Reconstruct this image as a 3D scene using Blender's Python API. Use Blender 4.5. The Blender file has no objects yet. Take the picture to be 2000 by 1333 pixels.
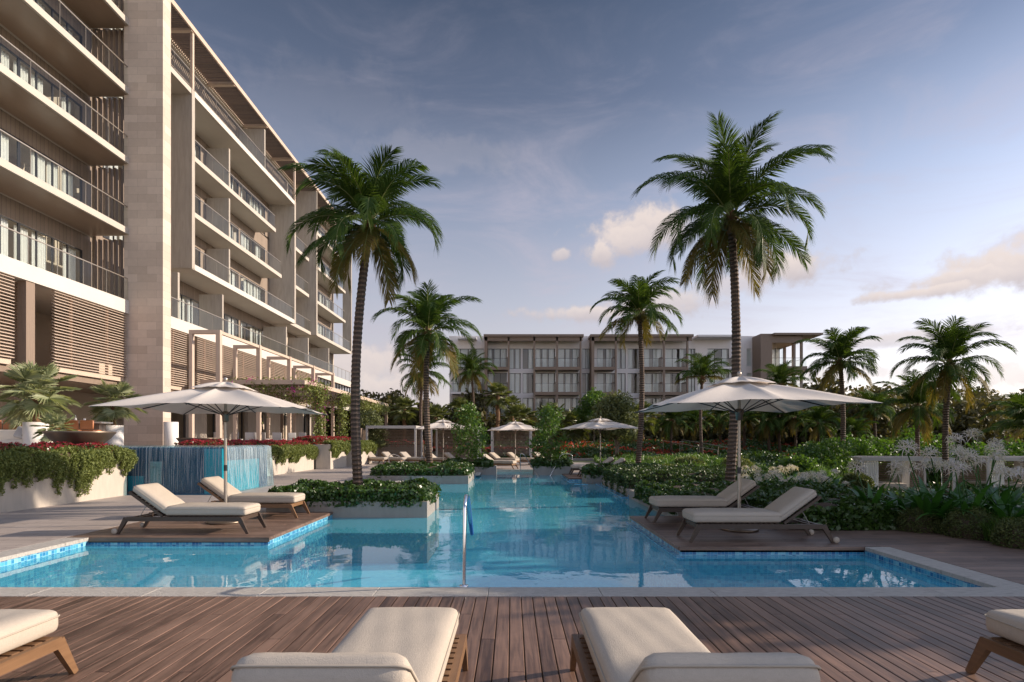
import bpy, math, random
import numpy as np
from mathutils import Vector, Matrix
R = math.radians
C = bpy.context.scene.collection
scn = bpy.context.scene
# ------------------------------------------------------------ camera
CAMZ, F = 1.65, 1120.0            # eye height, focal length in pixels of the 2000 px wide photograph
cd = bpy.data.cameras.new('camera'); cam = bpy.data.objects.new('camera', cd); C.objects.link(cam)
cam.location = (0, 0, CAMZ); cam.rotation_euler = (R(90), 0, 0)
cd.sensor_width = 36; cd.lens = 36*F/2000.0
cd.shift_y = (861-666.5)/2000.0
cd.clip_start = .05; cd.clip_end = 3000
scn.camera = cam
# ------------------------------------------------------------ light
SUN_EL, SUN_AZ = 21.0, 80.0       # azimuth from +Y (view direction) towards +X
scn.view_settings.view_transform = 'Standard'; scn.view_settings.look = 'None'
scn.view_settings.gamma = 1; scn.view_settings.use_curve_mapping = False
scn.view_settings.exposure = 0.50
sd = bpy.data.lights.new('sun', 'SUN'); sun = bpy.data.objects.new('sun', sd); C.objects.link(sun)
sd.energy = 4.7; sd.angle = R(0.6); sd.color = (1.0, .85, .69)
sv = Vector((math.cos(R(SUN_EL))*math.sin(R(SUN_AZ)), math.cos(R(SUN_EL))*math.cos(R(SUN_AZ)), math.sin(R(SUN_EL))))
sun.rotation_euler = sv.to_track_quat('Z', 'Y').to_euler(); sun.location = (60, 10, 40)
world = bpy.data.worlds.new('World'); scn.world = world; world.use_nodes = True

class NT:
    def __init__(s, tree): s.t = tree; s.n = tree.nodes; s.l = tree.links
    def add(s, typ, ins=None, **kw):
        n = s.n.new(typ)
        for k, v in kw.items(): setattr(n, k, v)
        for k, v in (ins or {}).items():
            sock = n.inputs[k]
            if hasattr(v, 'is_output') or v.__class__.__name__.startswith('NodeSocket'): s.l.new(v, sock)
            else: sock.default_value = v
        return n
    def m(s, op, a, b=0.0, c=0.0, clamp=False):
        n = s.n.new('ShaderNodeMath'); n.operation = op; n.use_clamp = clamp
        for i, v in enumerate((a, b, c)):
            if isinstance(v, (int, float)): n.inputs[i].default_value = v
            else: s.l.new(v, n.inputs[i])
        return n.outputs[0]
    def vm(s, op, a, b=(0, 0, 0)):
        n = s.n.new('ShaderNodeVectorMath'); n.operation = op
        for i, v in enumerate((a, b)):
            if isinstance(v, tuple): n.inputs[i].default_value = v
            else: s.l.new(v, n.inputs[i])
        return n.outputs[0]
    def mix(s, f, a, b, mode='MIX'):
        n = s.n.new('ShaderNodeMix'); n.data_type = 'RGBA'; n.blend_type = mode
        for i, v in ((0, f), (6, a), (7, b)):
            if isinstance(v, (int, float)): n.inputs[i].default_value = v
            elif isinstance(v, tuple): n.inputs[i].default_value = v if len(v) == 4 else (*v, 1)
            else: s.l.new(v, n.inputs[i])
        return n.outputs[2]
    def noise(s, vec, scale, detail=3, rough=.55, dist=0.0):
        n = s.n.new('ShaderNodeTexNoise'); n.inputs['Scale'].default_value = scale
        n.inputs['Detail'].default_value = detail; n.inputs['Roughness'].default_value = rough
        n.inputs['Distortion'].default_value = dist
        if vec is not None: s.l.new(vec, n.inputs['Vector'])
        return n.outputs['Fac']
    def ss(s, x, a, b):      # smoothstep
        n = s.n.new('ShaderNodeMapRange'); n.interpolation_type = 'SMOOTHSTEP'
        s.l.new(x, n.inputs[0]); n.inputs[1].default_value = a; n.inputs[2].default_value = b
        return n.outputs[0]
    def ramp(s, x, stops):
        n = s.n.new('ShaderNodeValToRGB'); e = n.color_ramp.elements
        e[0].position, e[0].color = stops[0][0], (*stops[0][1], 1); e[1].position, e[1].color = stops[1][0], (*stops[1][1], 1)
        for p, c in stops[2:]:
            q = e.new(p); q.color = (*c, 1)
        s.l.new(x, n.inputs[0]); return n.outputs[0]

# sky: Nishita, graded a little by elevation, with clouds given by direction (azimuth, elevation)
def build_sky():
    w = NT(world.node_tree); w.n.clear()
    sky = w.add('ShaderNodeTexSky', sky_type='NISHITA', sun_disc=False, sun_elevation=R(SUN_EL), sun_rotation=R(SUN_AZ),
                air_density=1.0, dust_density=.7, ozone_density=2.2, altitude=0)
    tc = w.add('ShaderNodeTexCoord').outputs['Generated']
    sx = w.add('ShaderNodeSeparateXYZ', {0: tc}); x, y, z = sx.outputs
    az = w.m('MULTIPLY', w.m('ARCTAN2', x, y), 180/math.pi)
    el = w.m('MULTIPLY', w.m('ARCSINE', z), 180/math.pi)
    elc = w.m('DIVIDE', w.m('MAXIMUM', el, 0.0), 60.0, clamp=True)
    tint = w.ramp(elc, [(0, (.95, .84, .80)), (.14, (.90, .86, .84)), (.32, (.78, .78, .80)), (.5, (.42, .44, .48)), (.75, (.30, .32, .38))])
    base = w.mix(1.0, sky.outputs[0], tint, 'MULTIPLY')
    base = w.mix(.80, base, w.ramp(elc, [(0, (4.7, 4.1, 3.95)), (.05, (4.3, 3.85, 3.85)), (.22, (2.95, 3.0, 3.5)), (.37, (1.75, 2.02, 2.75)), (.51, (.78, .98, 1.50)), (.64, (.40, .56, .92)), (.85, (1.3, 1.6, 2.3))]))
    # the sky is brighter towards the low sun (right of the view); extra fill is added there and behind the viewer
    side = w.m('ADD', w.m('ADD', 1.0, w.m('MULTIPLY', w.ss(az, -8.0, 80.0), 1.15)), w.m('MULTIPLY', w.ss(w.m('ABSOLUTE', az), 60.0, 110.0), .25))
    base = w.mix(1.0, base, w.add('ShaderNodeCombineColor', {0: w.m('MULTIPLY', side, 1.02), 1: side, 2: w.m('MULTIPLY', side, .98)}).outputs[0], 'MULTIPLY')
    def deg(px, py):
        v = Vector(((px-1000)/F, 1, (861-py)/F)).normalized()
        return math.degrees(math.atan2(v.x, v.y)), math.degrees(math.asin(v.z))
    cv = w.add('ShaderNodeCombineXYZ', {0: az, 1: el}).outputs[0]
    # thin high cloud
    cv2 = w.add('ShaderNodeMapping', {0: cv, 3: (.035, .10, 1), 2: (0, 0, R(28))}).outputs[0]
    ci = w.ss(w.noise(cv2, 1.6, 7, .62, .8), .42, .78)
    ripple = w.noise(w.add('ShaderNodeMapping', {0: cv, 3: (.5, 1.6, 1), 2: (0, 0, R(-35))}).outputs[0], 1.2, 4, .6)
    ci = w.m('MULTIPLY', ci, w.m('ADD', .55, w.m('MULTIPLY', ripple, .8)))
    cirr = w.m('MULTIPLY', ci, w.ss(el, 46.0, 10.0))
    cirr = w.m('MULTIPLY', cirr, w.m('ADD', .50, w.m('MULTIPLY', w.ss(az, -35.0, 35.0), .25)))
    base = w.mix(cirr, base, (3.3, 2.95, 3.4, 1))
    nz = w.noise(cv, .33, 8, .60, .15)
    nzb = w.noise(cv, .95, 5, .6)
    nn = w.m('SUBTRACT', w.m('ADD', w.m('MULTIPLY', nz, 1.5), w.m('MULTIPLY', nzb, .5)), 1.0)
    blobs = [(1255, 452, 82, 48, 1), (1175, 490, 27, 26, 1), (1215, 470, 50, 32, 1), (1300, 440, 50, 40, 1), (1097, 498, 13, 9, .8), (1089, 501, 9, 6, .7), (1525, 522, 95, 42, 1), (1420, 560, 70, 30, .6),
             (1975, 522, 150, 66, 1), (1890, 545, 130, 44, 1), (1800, 572, 110, 26, 1), (2060, 500, 130, 70, 1),
             (1180, 610, 130, 20, .9), (1290, 590, 110, 30, .8), (1800, 655, 190, 26, .7), (1700, 668, 120, 18, .6),
             (715, 715, 75, 40, .9), (740, 765, 70, 30, .9), (660, 740, 80, 50, .8), (1950, 735, 160, 36, .6), (1600, 735, 200, 24, .45),
             (640, 190, 150, 40, .07), (560, 235, 110, 28, .06), (860, 300, 120, 26, .15), (300, 560, 160, 60, .8), (150, 640, 200, 60, .7)]
    mask = None; shade = None
    for px, py, sx_, sy_, dens in blobs:
        a0, e0 = deg(px, py); a1, e1 = deg(px+sx_*1.3, py-sy_*1.25)
        da = max(abs(a1-a0), .6); de = max(abs(e1-e0), .5)
        dx = w.m('DIVIDE', w.m('SUBTRACT', az, a0), da); dy = w.m('DIVIDE', w.m('SUBTRACT', el, e0), de)
        d = w.m('SQRT', w.m('ADD', w.m('MULTIPLY', dx, dx), w.m('MULTIPLY', dy, dy)))
        f = w.m('MULTIPLY', w.ss(w.m('ADD', d, w.m('MULTIPLY', nn, 1.7)), 1.30, .40), dens)
        sh = w.m('MULTIPLY', f, w.m('ADD', w.m('MULTIPLY', dy, .5), .5, clamp=True))
        mask = f if mask is None else w.m('MAXIMUM', mask, f)
        shade = sh if shade is None else w.m('MAXIMUM', shade, sh)
    lit = w.m('ADD', shade, w.m('MULTIPLY', nn, .6), clamp=True)
    ccol = w.mix(lit, (3.3, 2.95, 3.05, 1), (5.2, 4.45, 4.0, 1))
    col = w.mix(w.m('MULTIPLY', mask, .92), base, ccol)
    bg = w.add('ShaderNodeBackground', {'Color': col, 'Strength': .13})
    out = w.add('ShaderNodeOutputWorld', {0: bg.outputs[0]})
build_sky()

# ------------------------------------------------------------ helpers
rng = np.random.default_rng(7); random.seed(7)
def WX(px, Y): return (px-1000)/F*Y
def WZ(py, Y): return CAMZ - (py-861)/F*Y
def GY(py, z=0.0): return (CAMZ-z)*F/(py-861)
def tag(o, label=None, cat=None, group=None, kind=None):
    if label: o['label'] = label
    if cat: o['category'] = cat
    if group: o['group'] = group
    if kind: o['kind'] = kind
    return o
def thing(name, label, cat, loc=(0, 0, 0), rz=0, group=None):
    o = bpy.data.objects.new(name, None); C.objects.link(o); o.location = loc; o.rotation_euler = (0, 0, rz)
    o.empty_display_size = .2
    return tag(o, label, cat, group)
def link(name, me, parent=None, loc=None):
    o = bpy.data.objects.new(name, me); C.objects.link(o)
    if parent is not None: o.parent = parent
    if loc is not None: o.location = loc
    return o
def kids(o): return [c for c in C.objects if c.parent == o]
def copy_tree(o, parent=None):
    c = o.copy(); C.objects.link(c)
    if parent is not None: c.parent = parent
    for ch in list(o.children): copy_tree(ch, c)
    return c
def mesh_np(name, V, faces, mat, smooth=False):
    """V (n,3); faces list of int arrays (m,k)"""
    me = bpy.data.meshes.new(name); V = np.asarray(V, dtype=np.float32)
    me.vertices.add(len(V)); me.vertices.foreach_set('co', V.ravel())
    loops = np.concatenate([np.asarray(f, dtype=np.int32).ravel() for f in faces])
    tot = np.concatenate([np.full(len(f), np.asarray(f).shape[1], dtype=np.int32) for f in faces])
    st = np.concatenate([[0], np.cumsum(tot)[:-1]]).astype(np.int32)
    me.loops.add(len(loops)); me.loops.foreach_set('vertex_index', loops)
    me.polygons.add(len(tot)); me.polygons.foreach_set('loop_start', st); me.polygons.foreach_set('loop_total', tot)
    if smooth: me.polygons.foreach_set('use_smooth', np.ones(len(tot), dtype=bool))
    me.materials.append(mat); me.update(calc_edges=True); me.validate()
    return me
class MB:
    def __init__(s): s.v = []; s.f = []; s.sm = []
    def _add(s, vs, fs, smooth=False, xf=None):
        b = len(s.v)
        for v in vs: s.v.append(tuple(xf @ Vector(v)) if xf is not None else tuple(v))
        for f in fs: s.f.append(tuple(i+b for i in f)); s.sm.append(smooth)
    def box(s, x0, x1, y0, y1, z0, z1, xf=None):
        s._add([(x0, y0, z0), (x1, y0, z0), (x1, y1, z0), (x0, y1, z0), (x0, y0, z1), (x1, y0, z1), (x1, y1, z1), (x0, y1, z1)],
               [(0, 3, 2, 1), (4, 5, 6, 7), (0, 1, 5, 4), (1, 2, 6, 5), (2, 3, 7, 6), (3, 0, 4, 7)], False, xf); return s
    def cbox(s, x0, x1, y0, y1, z0, z1, c=.006, xf=None):
        """box with chamfered top edges"""
        c = min(c, (x1-x0)*.45, (y1-y0)*.45)
        s._add([(x0, y0, z0), (x1, y0, z0), (x1, y1, z0), (x0, y1, z0), (x0, y0, z1-c), (x1, y0, z1-c), (x1, y1, z1-c), (x0, y1, z1-c),
                (x0+c, y0+c, z1), (x1-c, y0+c, z1), (x1-c, y1-c, z1), (x0+c, y1-c, z1)],
               [(0, 3, 2, 1), (8, 9, 10, 11)]+[(i, (i+1) % 4, (i+1) % 4+4, i+4) for i in range(4)]+[(i+4, (i+1) % 4+4, (i+1) % 4+8, i+8) for i in range(4)], False, xf); return s
    def beam(s, p0, p1, w, h, w1=None, h1=None, up=(0, 0, 1)):
        p0, p1 = Vector(p0), Vector(p1); d = (p1-p0).normalized(); u = Vector(up)
        sd_ = d.cross(u)
        if sd_.length < 1e-4: sd_ = d.cross(Vector((1, 0, 0)))
        sd_.normalize(); u = sd_.cross(d); w1 = w1 or w; h1 = h1 or h
        vs = []
        for p, a, b in ((p0, w, h), (p1, w1, h1)):
            for i, j in ((-1, -1), (1, -1), (1, 1), (-1, 1)): vs.append(p+sd_*(i*a/2)+u*(j*b/2))
        s._add(vs, [(0, 3, 2, 1), (4, 5, 6, 7)]+[(i, (i+1) % 4, (i+1) % 4+4, i+4) for i in range(4)]); return s
    def tube(s, pts, r, n=8, caps=True, smooth=True):
        pts = [Vector(p) for p in pts]; m = len(pts)
        rs = r if isinstance(r, (list, tuple)) else [r]*m
        vs = []; ref = None
        for i, p in enumerate(pts):
            d = (pts[min(i+1, m-1)]-pts[max(i-1, 0)]).normalized()
            if ref is None: ref = d.orthogonal().normalized()
            ref = (ref-d*ref.dot(d)).normalized(); q = d.cross(ref)
            for k in range(n):
                a = 2*math.pi*k/n; vs.append(p+(ref*math.cos(a)+q*math.sin(a))*rs[i])
        fs = [(i*n+k, i*n+(k+1) % n, (i+1)*n+(k+1) % n, (i+1)*n+k) for i in range(m-1) for k in range(n)]
        s._add(vs, fs, smooth)
        if caps:
            s._add(vs[:n], [tuple(range(n))[::-1]]); s._add(vs[-n:], [tuple(range(n))])
        return s
    def lathe(s, prof, n=20, c=(0, 0, 0), smooth=True):
        vs = []
        for r, z in prof:
            for k in range(n):
                a = 2*math.pi*k/n; vs.append((c[0]+r*math.cos(a), c[1]+r*math.sin(a), c[2]+z))
        fs = [(i*n+k, i*n+(k+1) % n, (i+1)*n+(k+1) % n, (i+1)*n+k) for i in range(len(prof)-1) for k in range(n)]
        s._add(vs, fs, smooth); return s
    def quad(s, *p, smooth=False): s._add(p, [tuple(range(len(p)))], smooth); return s
    def grid(s, fn, nu, nv, smooth=True):
        vs = [fn(i/nu, j/nv) for j in range(nv+1) for i in range(nu+1)]
        fs = [(j*(nu+1)+i, j*(nu+1)+i+1, (j+1)*(nu+1)+i+1, (j+1)*(nu+1)+i) for j in range(nv) for i in range(nu)]
        s._add(vs, fs, smooth); return s
    def rbox(s, x0, x1, y0, y1, z0, z1, r=.03, n=8, puff=0.0, xf=None):
        """rounded, slightly puffed cushion box"""
        cx, cy, cz = (x0+x1)/2, (y0+y1)/2, (z0+z1)/2; hx, hy, hz = (x1-x0)/2, (y1-y0)/2, (z1-z0)/2
        def coords(h, nn):
            inner = h-r; base = [-h, -h+r*.3, -inner]; mid = [-inner+2*inner*k/nn for k in range(1, nn)]
            return base+mid+[inner, h-r*.3, h]
        def rnd(p):
            q = Vector((max(-hx+r, min(hx-r, p[0])), max(-hy+r, min(hy-r, p[1])), max(-hz+r, min(hz-r, p[2]))))
            d = Vector(p)-q
            if d.length > 1e-9: d = d.normalized()*r
            o = q+d
            if puff:
                u, v = o.x/hx, o.y/hy; k = (1-u**6)*(1-v**6)
                wr = math.sin(u*9+v*4)*.12+math.sin(v*13-u*5)*.1
                o.z += puff*(1 if o.z > 0 else -.3)*k*(1+wr)*(abs(o.z)/hz)
            return (o.x+cx, o.y+cy, o.z+cz)
        X, Y_, Z = coords(hx, n), coords(hy, n), coords(hz, 2)
        for A, B, mk in ((X, Y_, lambda a, b: (a, b, hz)), (X, Y_, lambda a, b: (a, b, -hz)), (X, Z, lambda a, b: (a, hy, b)), (X, Z, lambda a, b: (a, -hy, b)),
                         (Y_, Z, lambda a, b: (hx, a, b)), (Y_, Z, lambda a, b: (-hx, a, b))):
            vs = [rnd(mk(a, b)) for b in B for a in A]; nu = len(A)
            s._add(vs, [(j*nu+i, j*nu+i+1, (j+1)*nu+i+1, (j+1)*nu+i) for j in range(len(B)-1) for i in range(nu-1)], True, xf)
        return s
    def mesh(s, name, mat):
        me = bpy.data.meshes.new(name); me.from_pydata(s.v, [], s.f); me.materials.append(mat)
        me.polygons.foreach_set('use_smooth', s.sm); me.update(); return me
    def build(s, name, mat, parent=None, loc=None, merge=False):
        me = s.mesh(name, mat)
        if merge:
            import bmesh
            bm = bmesh.new(); bm.from_mesh(me); bmesh.ops.remove_doubles(bm, verts=bm.verts, dist=1e-4)
            bmesh.ops.recalc_face_normals(bm, faces=bm.faces); bm.to_mesh(me); bm.free()
        return link(name, me, parent, loc)

# ------------------------------------------------------------ materials
def new_mat(name):
    m = bpy.data.materials.new(name); m.use_nodes = True; w = NT(m.node_tree); w.n.clear(); return m, w
def fin(w, shader): w.add('ShaderNodeOutputMaterial', {0: shader})
def mat(name, col, rough=.6, var=.18, scale=2.0, bump=0.0, bscale=40.0, metal=0.0, stretch=(1, 1, 1), island=0.0, stain=None, sheen=0.0, spec=.5):
    m, w = new_mat(name)
    oc = w.add('ShaderNodeTexCoord').outputs['Object']
    v = w.add('ShaderNodeMapping', {0: oc, 3: stretch}).outputs[0]
    n1 = w.noise(v, scale, 5, .6)
    k = w.m('ADD', 1-var, w.m('MULTIPLY', n1, 2*var))
    if island:
        g = w.add('ShaderNodeNewGeometry').outputs['Random Per Island']
        k = w.m('MULTIPLY', k, w.m('ADD', 1-island, w.m('MULTIPLY', g, 2*island)))
    c = w.mix(1.0, (*col, 1), w.add('ShaderNodeCombineColor', {0: k, 1: k, 2: k}).outputs[0], 'MULTIPLY')
    if stain:
        c = w.mix(w.m('MULTIPLY', w.ss(w.noise(v, scale*.7+.3, 6, .65), .5, .8), stain[1]), c, (*stain[0], 1))
    p = w.add('ShaderNodeBsdfPrincipled', {'Base Color': c, 'Roughness': rough, 'Metallic': metal, 'Specular IOR Level': spec})
    if sheen: p.inputs['Sheen Weight'].default_value = sheen
    if bump:
        b = w.add('ShaderNodeBump', {'Strength': bump, 'Distance': .02, 'Height': w.noise(v, bscale, 4, .6)})
        w.l.new(b.outputs[0], p.inputs['Normal'])
    fin(w, p.outputs[0]); return m
def leaf_mat(name, c1, c2, trans=.35, rough=.45, gloss=.4, nscale=1.2):
    m, w = new_mat(name)
    g = w.add('ShaderNodeNewGeometry').outputs['Random Per Island']
    oc = w.add('ShaderNodeTexCoord').outputs['Object']
    f = w.m('ADD', w.m('MULTIPLY', g, .65), w.m('MULTIPLY', w.noise(oc, nscale, 2), .5), clamp=True)
    c = w.mix(f, (*c1, 1), (*c2, 1))
    p = w.add('ShaderNodeBsdfPrincipled', {'Base Color': c, 'Roughness': rough, 'Specular IOR Level': gloss})
    t = w.add('ShaderNodeBsdfTranslucent', {'Color': w.mix(1.0, c, (1.5, 1.45, .7, 1), 'MULTIPLY')})
    mx = w.add('ShaderNodeMixShader', {0: trans, 1: p.outputs[0], 2: t.outputs[0]})
    fin(w, mx.outputs[0]); return m
def wood_mat(name, c1, c2, axis='x', rough=.5, grain=1.0, bump=.25):
    """boards whose grain runs along `axis`; every board (mesh island) has its own tone"""
    m, w = new_mat(name)
    oc = w.add('ShaderNodeTexCoord').outputs['Object']
    g = w.add('ShaderNodeNewGeometry').outputs['Random Per Island']
    off = w.vm('ADD', oc, w.add('ShaderNodeCombineXYZ', {0: w.m('MULTIPLY', g, 37.0), 1: w.m('MULTIPLY', g, 91.0), 2: 0.0}).outputs[0])
    st = {'x': (1.2, 26, 26), 'y': (26, 1.2, 26), 'z': (26, 26, 1.2)}[axis]
    v = w.add('ShaderNodeMapping', {0: off, 3: st}).outputs[0]
    n1 = w.noise(v, 1.0, 6, .6, .6); n2 = w.noise(off, .9, 3)
    f = w.m('ADD', w.m('MULTIPLY', g, .50), w.m('ADD', w.m('MULTIPLY', w.m('SUBTRACT', n1, .5), 1.5*grain), w.m('MULTIPLY', w.ss(w.noise(oc, .55, 5, .7), .30, .72), .50)), clamp=True)
    c = w.mix(f, (*c1, 1), (*c2, 1))
    p = w.add('ShaderNodeBsdfPrincipled', {'Base Color': c, 'Roughness': w.m('ADD', rough-.1, w.m('MULTIPLY', n1, .25))})
    b = w.add('ShaderNodeBump', {'Strength': bump, 'Distance': .004, 'Height': n1}); w.l.new(b.outputs[0], p.inputs['Normal'])
    fin(w, p.outputs[0]); return m
def block_mat(name, c1, c2, mortar, bw, bh, ms=.004, plane='wall', rough=.7, bias=0.0, bump=.3, offs=.5):
    m, w = new_mat(name)
    oc = w.add('ShaderNodeTexCoord').outputs['Object']; s = w.add('ShaderNodeSeparateXYZ', {0: oc}).outputs
    if plane == 'wall': v = w.add('ShaderNodeCombineXYZ', {0: w.m('ADD', s[0], s[1]), 1: s[2], 2: 0.0}).outputs[0]
    elif plane == 'y': v = w.add('ShaderNodeCombineXYZ', {0: s[1], 1: s[0], 2: 0.0}).outputs[0]
    else: v = oc
    b = w.add('ShaderNodeTexBrick', {'Vector': v, 'Color1': (*c1, 1), 'Color2': (*c2, 1), 'Mortar': (*mortar, 1), 'Scale': 1.0, 'Mortar Size': ms, 'Mortar Smooth': .1, 'Bias': bias, 'Brick Width': bw, 'Row Height': bh})
    b.offset = offs
    n1 = w.noise(oc, 5.0, 6, .65); n2 = w.noise(oc, 45.0, 4, .6)
    k = w.m('ADD', .84, w.m('ADD', w.m('MULTIPLY', n1, .22), w.m('MULTIPLY', n2, .10)))
    c = w.mix(1.0, b.outputs['Color'], w.add('ShaderNodeCombineColor', {0: k, 1: k, 2: k}).outputs[0], 'MULTIPLY')
    p = w.add('ShaderNodeBsdfPrincipled', {'Base Color': c, 'Roughness': rough})
    h = w.m('SUBTRACT', w.m('MULTIPLY', n2, .3), b.outputs['Fac'])
    bp = w.add('ShaderNodeBump', {'Strength': bump, 'Distance': .006, 'Height': h}); w.l.new(bp.outputs[0], p.inputs['Normal'])
    fin(w, p.outputs[0]); return m
def mosaic_mat():
    m, w = new_mat('mosaic_tile')
    oc = w.add('ShaderNodeTexCoord').outputs['Object']
    v = w.vm('ADD', w.vm('MULTIPLY', oc, (18.0, 18.0, 18.0)), (.37, .37, .37))
    fl = w.vm('FLOOR', v)
    wn = w.add('ShaderNodeTexWhiteNoise', {'Vector': fl}); wn.noise_dimensions = '3D'
    c = w.ramp(wn.outputs['Value'], [(0, (.015, .12, .30)), (.4, (.04, .24, .44)), (.75, (.09, .38, .54)), (1.0, (.26, .55, .64))])
    fr = w.vm('FRACTION', v); s = w.add('ShaderNodeSeparateXYZ', {0: fr}).outputs
    geo = w.add('ShaderNodeNewGeometry').outputs['Normal']; ns = w.add('ShaderNodeSeparateXYZ', {0: w.vm('ABSOLUTE', geo)}).outputs
    g = None
    for i in range(3):
        e = w.m('MULTIPLY', w.m('LESS_THAN', s[i], .09), w.m('LESS_THAN', ns[i], .5))
        g = e if g is None else w.m('MAXIMUM', g, e)
    c = w.mix(w.m('MULTIPLY', g, .6), c, (.42, .60, .66, 1))
    p = w.add('ShaderNodeBsdfPrincipled', {'Base Color': c, 'Roughness': .18})
    fin(w, p.outputs[0]); return m
def pool_floor_mat():
    m, w = new_mat('pool_floor_tile')
    oc = w.add('ShaderNodeTexCoord').outputs['Object']
    v = w.vm('MULTIPLY', oc, (9.0, 9.0, 9.0)); fl = w.vm('FLOOR', v)
    wn = w.add('ShaderNodeTexWhiteNoise', {'Vector': fl}); wn.noise_dimensions = '3D'
    c = w.ramp(wn.outputs['Value'], [(0, (.10, .50, .72)), (.5, (.17, .62, .80)), (1.0, (.28, .72, .84))])
    n = w.noise(oc, .5, 3); c = w.mix(w.m('MULTIPLY', n, .45), c, (.10, .46, .60, 1))
    p = w.add('ShaderNodeBsdfPrincipled', {'Base Color': c, 'Roughness': .35}); fin(w, p.outputs[0]); return m
def schlick(w, f0, normal=None, k=1.0):
    lw = w.add('ShaderNodeLayerWeight', {'Blend': .5})
    if normal is not None: w.l.new(normal, lw.inputs['Normal'])
    return w.m('ADD', f0, w.m('MULTIPLY', w.m('POWER', lw.outputs['Facing'], 5.0), (1-f0)*k), clamp=True)
def water_mat():
    m, w = new_mat('pool_water')
    oc = w.add('ShaderNodeTexCoord').outputs['Object']
    v = w.add('ShaderNodeMapping', {0: oc, 3: (1, .8, 1)}).outputs[0]
    h = w.m('ADD', w.m('MULTIPLY', w.noise(v, .9, 2, .5, .5), 1.0), w.m('MULTIPLY', w.noise(v, 3.6, 3, .6), .17))
    b = w.add('ShaderNodeBump', {'Strength': .35, 'Distance': .02, 'Height': h})
    gl = w.add('ShaderNodeBsdfGlossy', {'Color': (1, 1, 1, 1), 'Roughness': .008, 'Normal': b.outputs[0]})
    tr = w.add('ShaderNodeBsdfTransparent', {'Color': (.74, .95, .985, 1)})
    df = w.add('ShaderNodeBsdfDiffuse', {'Color': (.13, .63, .81, 1)})     # light scattered back by the water itself
    body = w.add('ShaderNodeMixShader', {0: .44, 1: tr.outputs[0], 2: df.outputs[0]})
    mx = w.add('ShaderNodeMixShader', {0: schlick(w, .02, b.outputs[0], .82), 1: body.outputs[0], 2: gl.outputs[0]})
    fin(w, mx.outputs[0]); return m
def glass_mat(name, tint=(.80, .88, .88), ior=1.5, boost=1.0):
    m, w = new_mat(name)
    gl = w.add('ShaderNodeBsdfGlossy', {'Color': (1, 1, 1, 1), 'Roughness': .01})
    tr = w.add('ShaderNodeBsdfTransparent', {'Color': (*tint, 1)})
    mx = w.add('ShaderNodeMixShader', {0: schlick(w, ior, None, boost), 1: tr.outputs[0], 2: gl.outputs[0]})
    fin(w, mx.outputs[0]); return m
def fall_mat(name='falling_water', white=.10, lo=.46):
    m, w = new_mat(name)
    oc = w.add('ShaderNodeTexCoord').outputs['Object']
    v = w.add('ShaderNodeMapping', {0: oc, 3: (80, 80, .10)}).outputs[0]
    n = w.noise(v, 1.0, 5, .65, .3); f = w.ss(n, lo, .74)
    b = w.add('ShaderNodeBump', {'Strength': .5, 'Distance': .02, 'Height': n})
    tr = w.add('ShaderNodeBsdfTransparent', {'Color': (.50, .80, .90, 1)})
    p = w.add('ShaderNodeBsdfPrincipled', {'Base Color': (.80, .90, .95, 1), 'Roughness': .25, 'Normal': b.outputs[0]})
    gl = w.add('ShaderNodeBsdfGlossy', {'Roughness': .06, 'Normal': b.outputs[0]})
    m1 = w.add('ShaderNodeMixShader', {0: schlick(w, .04, b.outputs[0]), 1: tr.outputs[0], 2: gl.outputs[0]})
    m2 = w.add('ShaderNodeMixShader', {0: w.m('MULTIPLY', f, white), 1: m1.outputs[0], 2: p.outputs[0]})
    fin(w, m2.outputs[0]); return m
def strand_mat():
    m, w = new_mat('water_strand')
    g = w.add('ShaderNodeNewGeometry').outputs['Random Per Island']
    p = w.add('ShaderNodeBsdfPrincipled', {'Base Color': w.mix(g, (.30, .42, .48, 1), (.74, .78, .80, 1)), 'Roughness': .25})
    tr = w.add('ShaderNodeBsdfTransparent', {'Color': (.85, .94, .97, 1)})
    mx = w.add('ShaderNodeMixShader', {0: w.m('ADD', .12, w.m('MULTIPLY', g, .34)), 1: tr.outputs[0], 2: p.outputs[0]}); fin(w, mx.outputs[0]); return m
def cloth_mat(name, col, scale=420.0, var=.06, trans=0.0, bump=.35, lump=.0):
    m, w = new_mat(name)
    oc = w.add('ShaderNodeTexCoord').outputs['Object']
    wv = w.m('ADD', w.noise(w.add('ShaderNodeMapping', {0: oc, 3: (1, .12, .12)}).outputs[0], scale, 2), w.noise(w.add('ShaderNodeMapping', {0: oc, 3: (.12, 1, 1)}).outputs[0], scale, 2))
    k = w.m('ADD', 1-var, w.m('MULTIPLY', w.noise(oc, 3.0, 4), 2*var))
    k = w.m('MULTIPLY', k, w.m('ADD', .82, w.m('MULTIPLY', wv, .18)))
    c = w.mix(1.0, (*col, 1), w.add('ShaderNodeCombineColor', {0: k, 1: k, 2: k}).outputs[0], 'MULTIPLY')
    h = w.m('ADD', wv, w.m('MULTIPLY', w.noise(oc, 7.0, 3), lump*10))
    b = w.add('ShaderNodeBump', {'Strength': bump, 'Distance': .0018, 'Height': h})
    p = w.add('ShaderNodeBsdfPrincipled', {'Base Color': c, 'Roughness': .9, 'Normal': b.outputs[0], 'Specular IOR Level': .2})
    if trans:
        t = w.add('ShaderNodeBsdfTranslucent', {'Color': c})
        p = w.add('ShaderNodeMixShader', {0: trans, 1: p.outputs[0], 2: t.outputs[0]})
    fin(w, p.outputs[0]); return m
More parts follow.
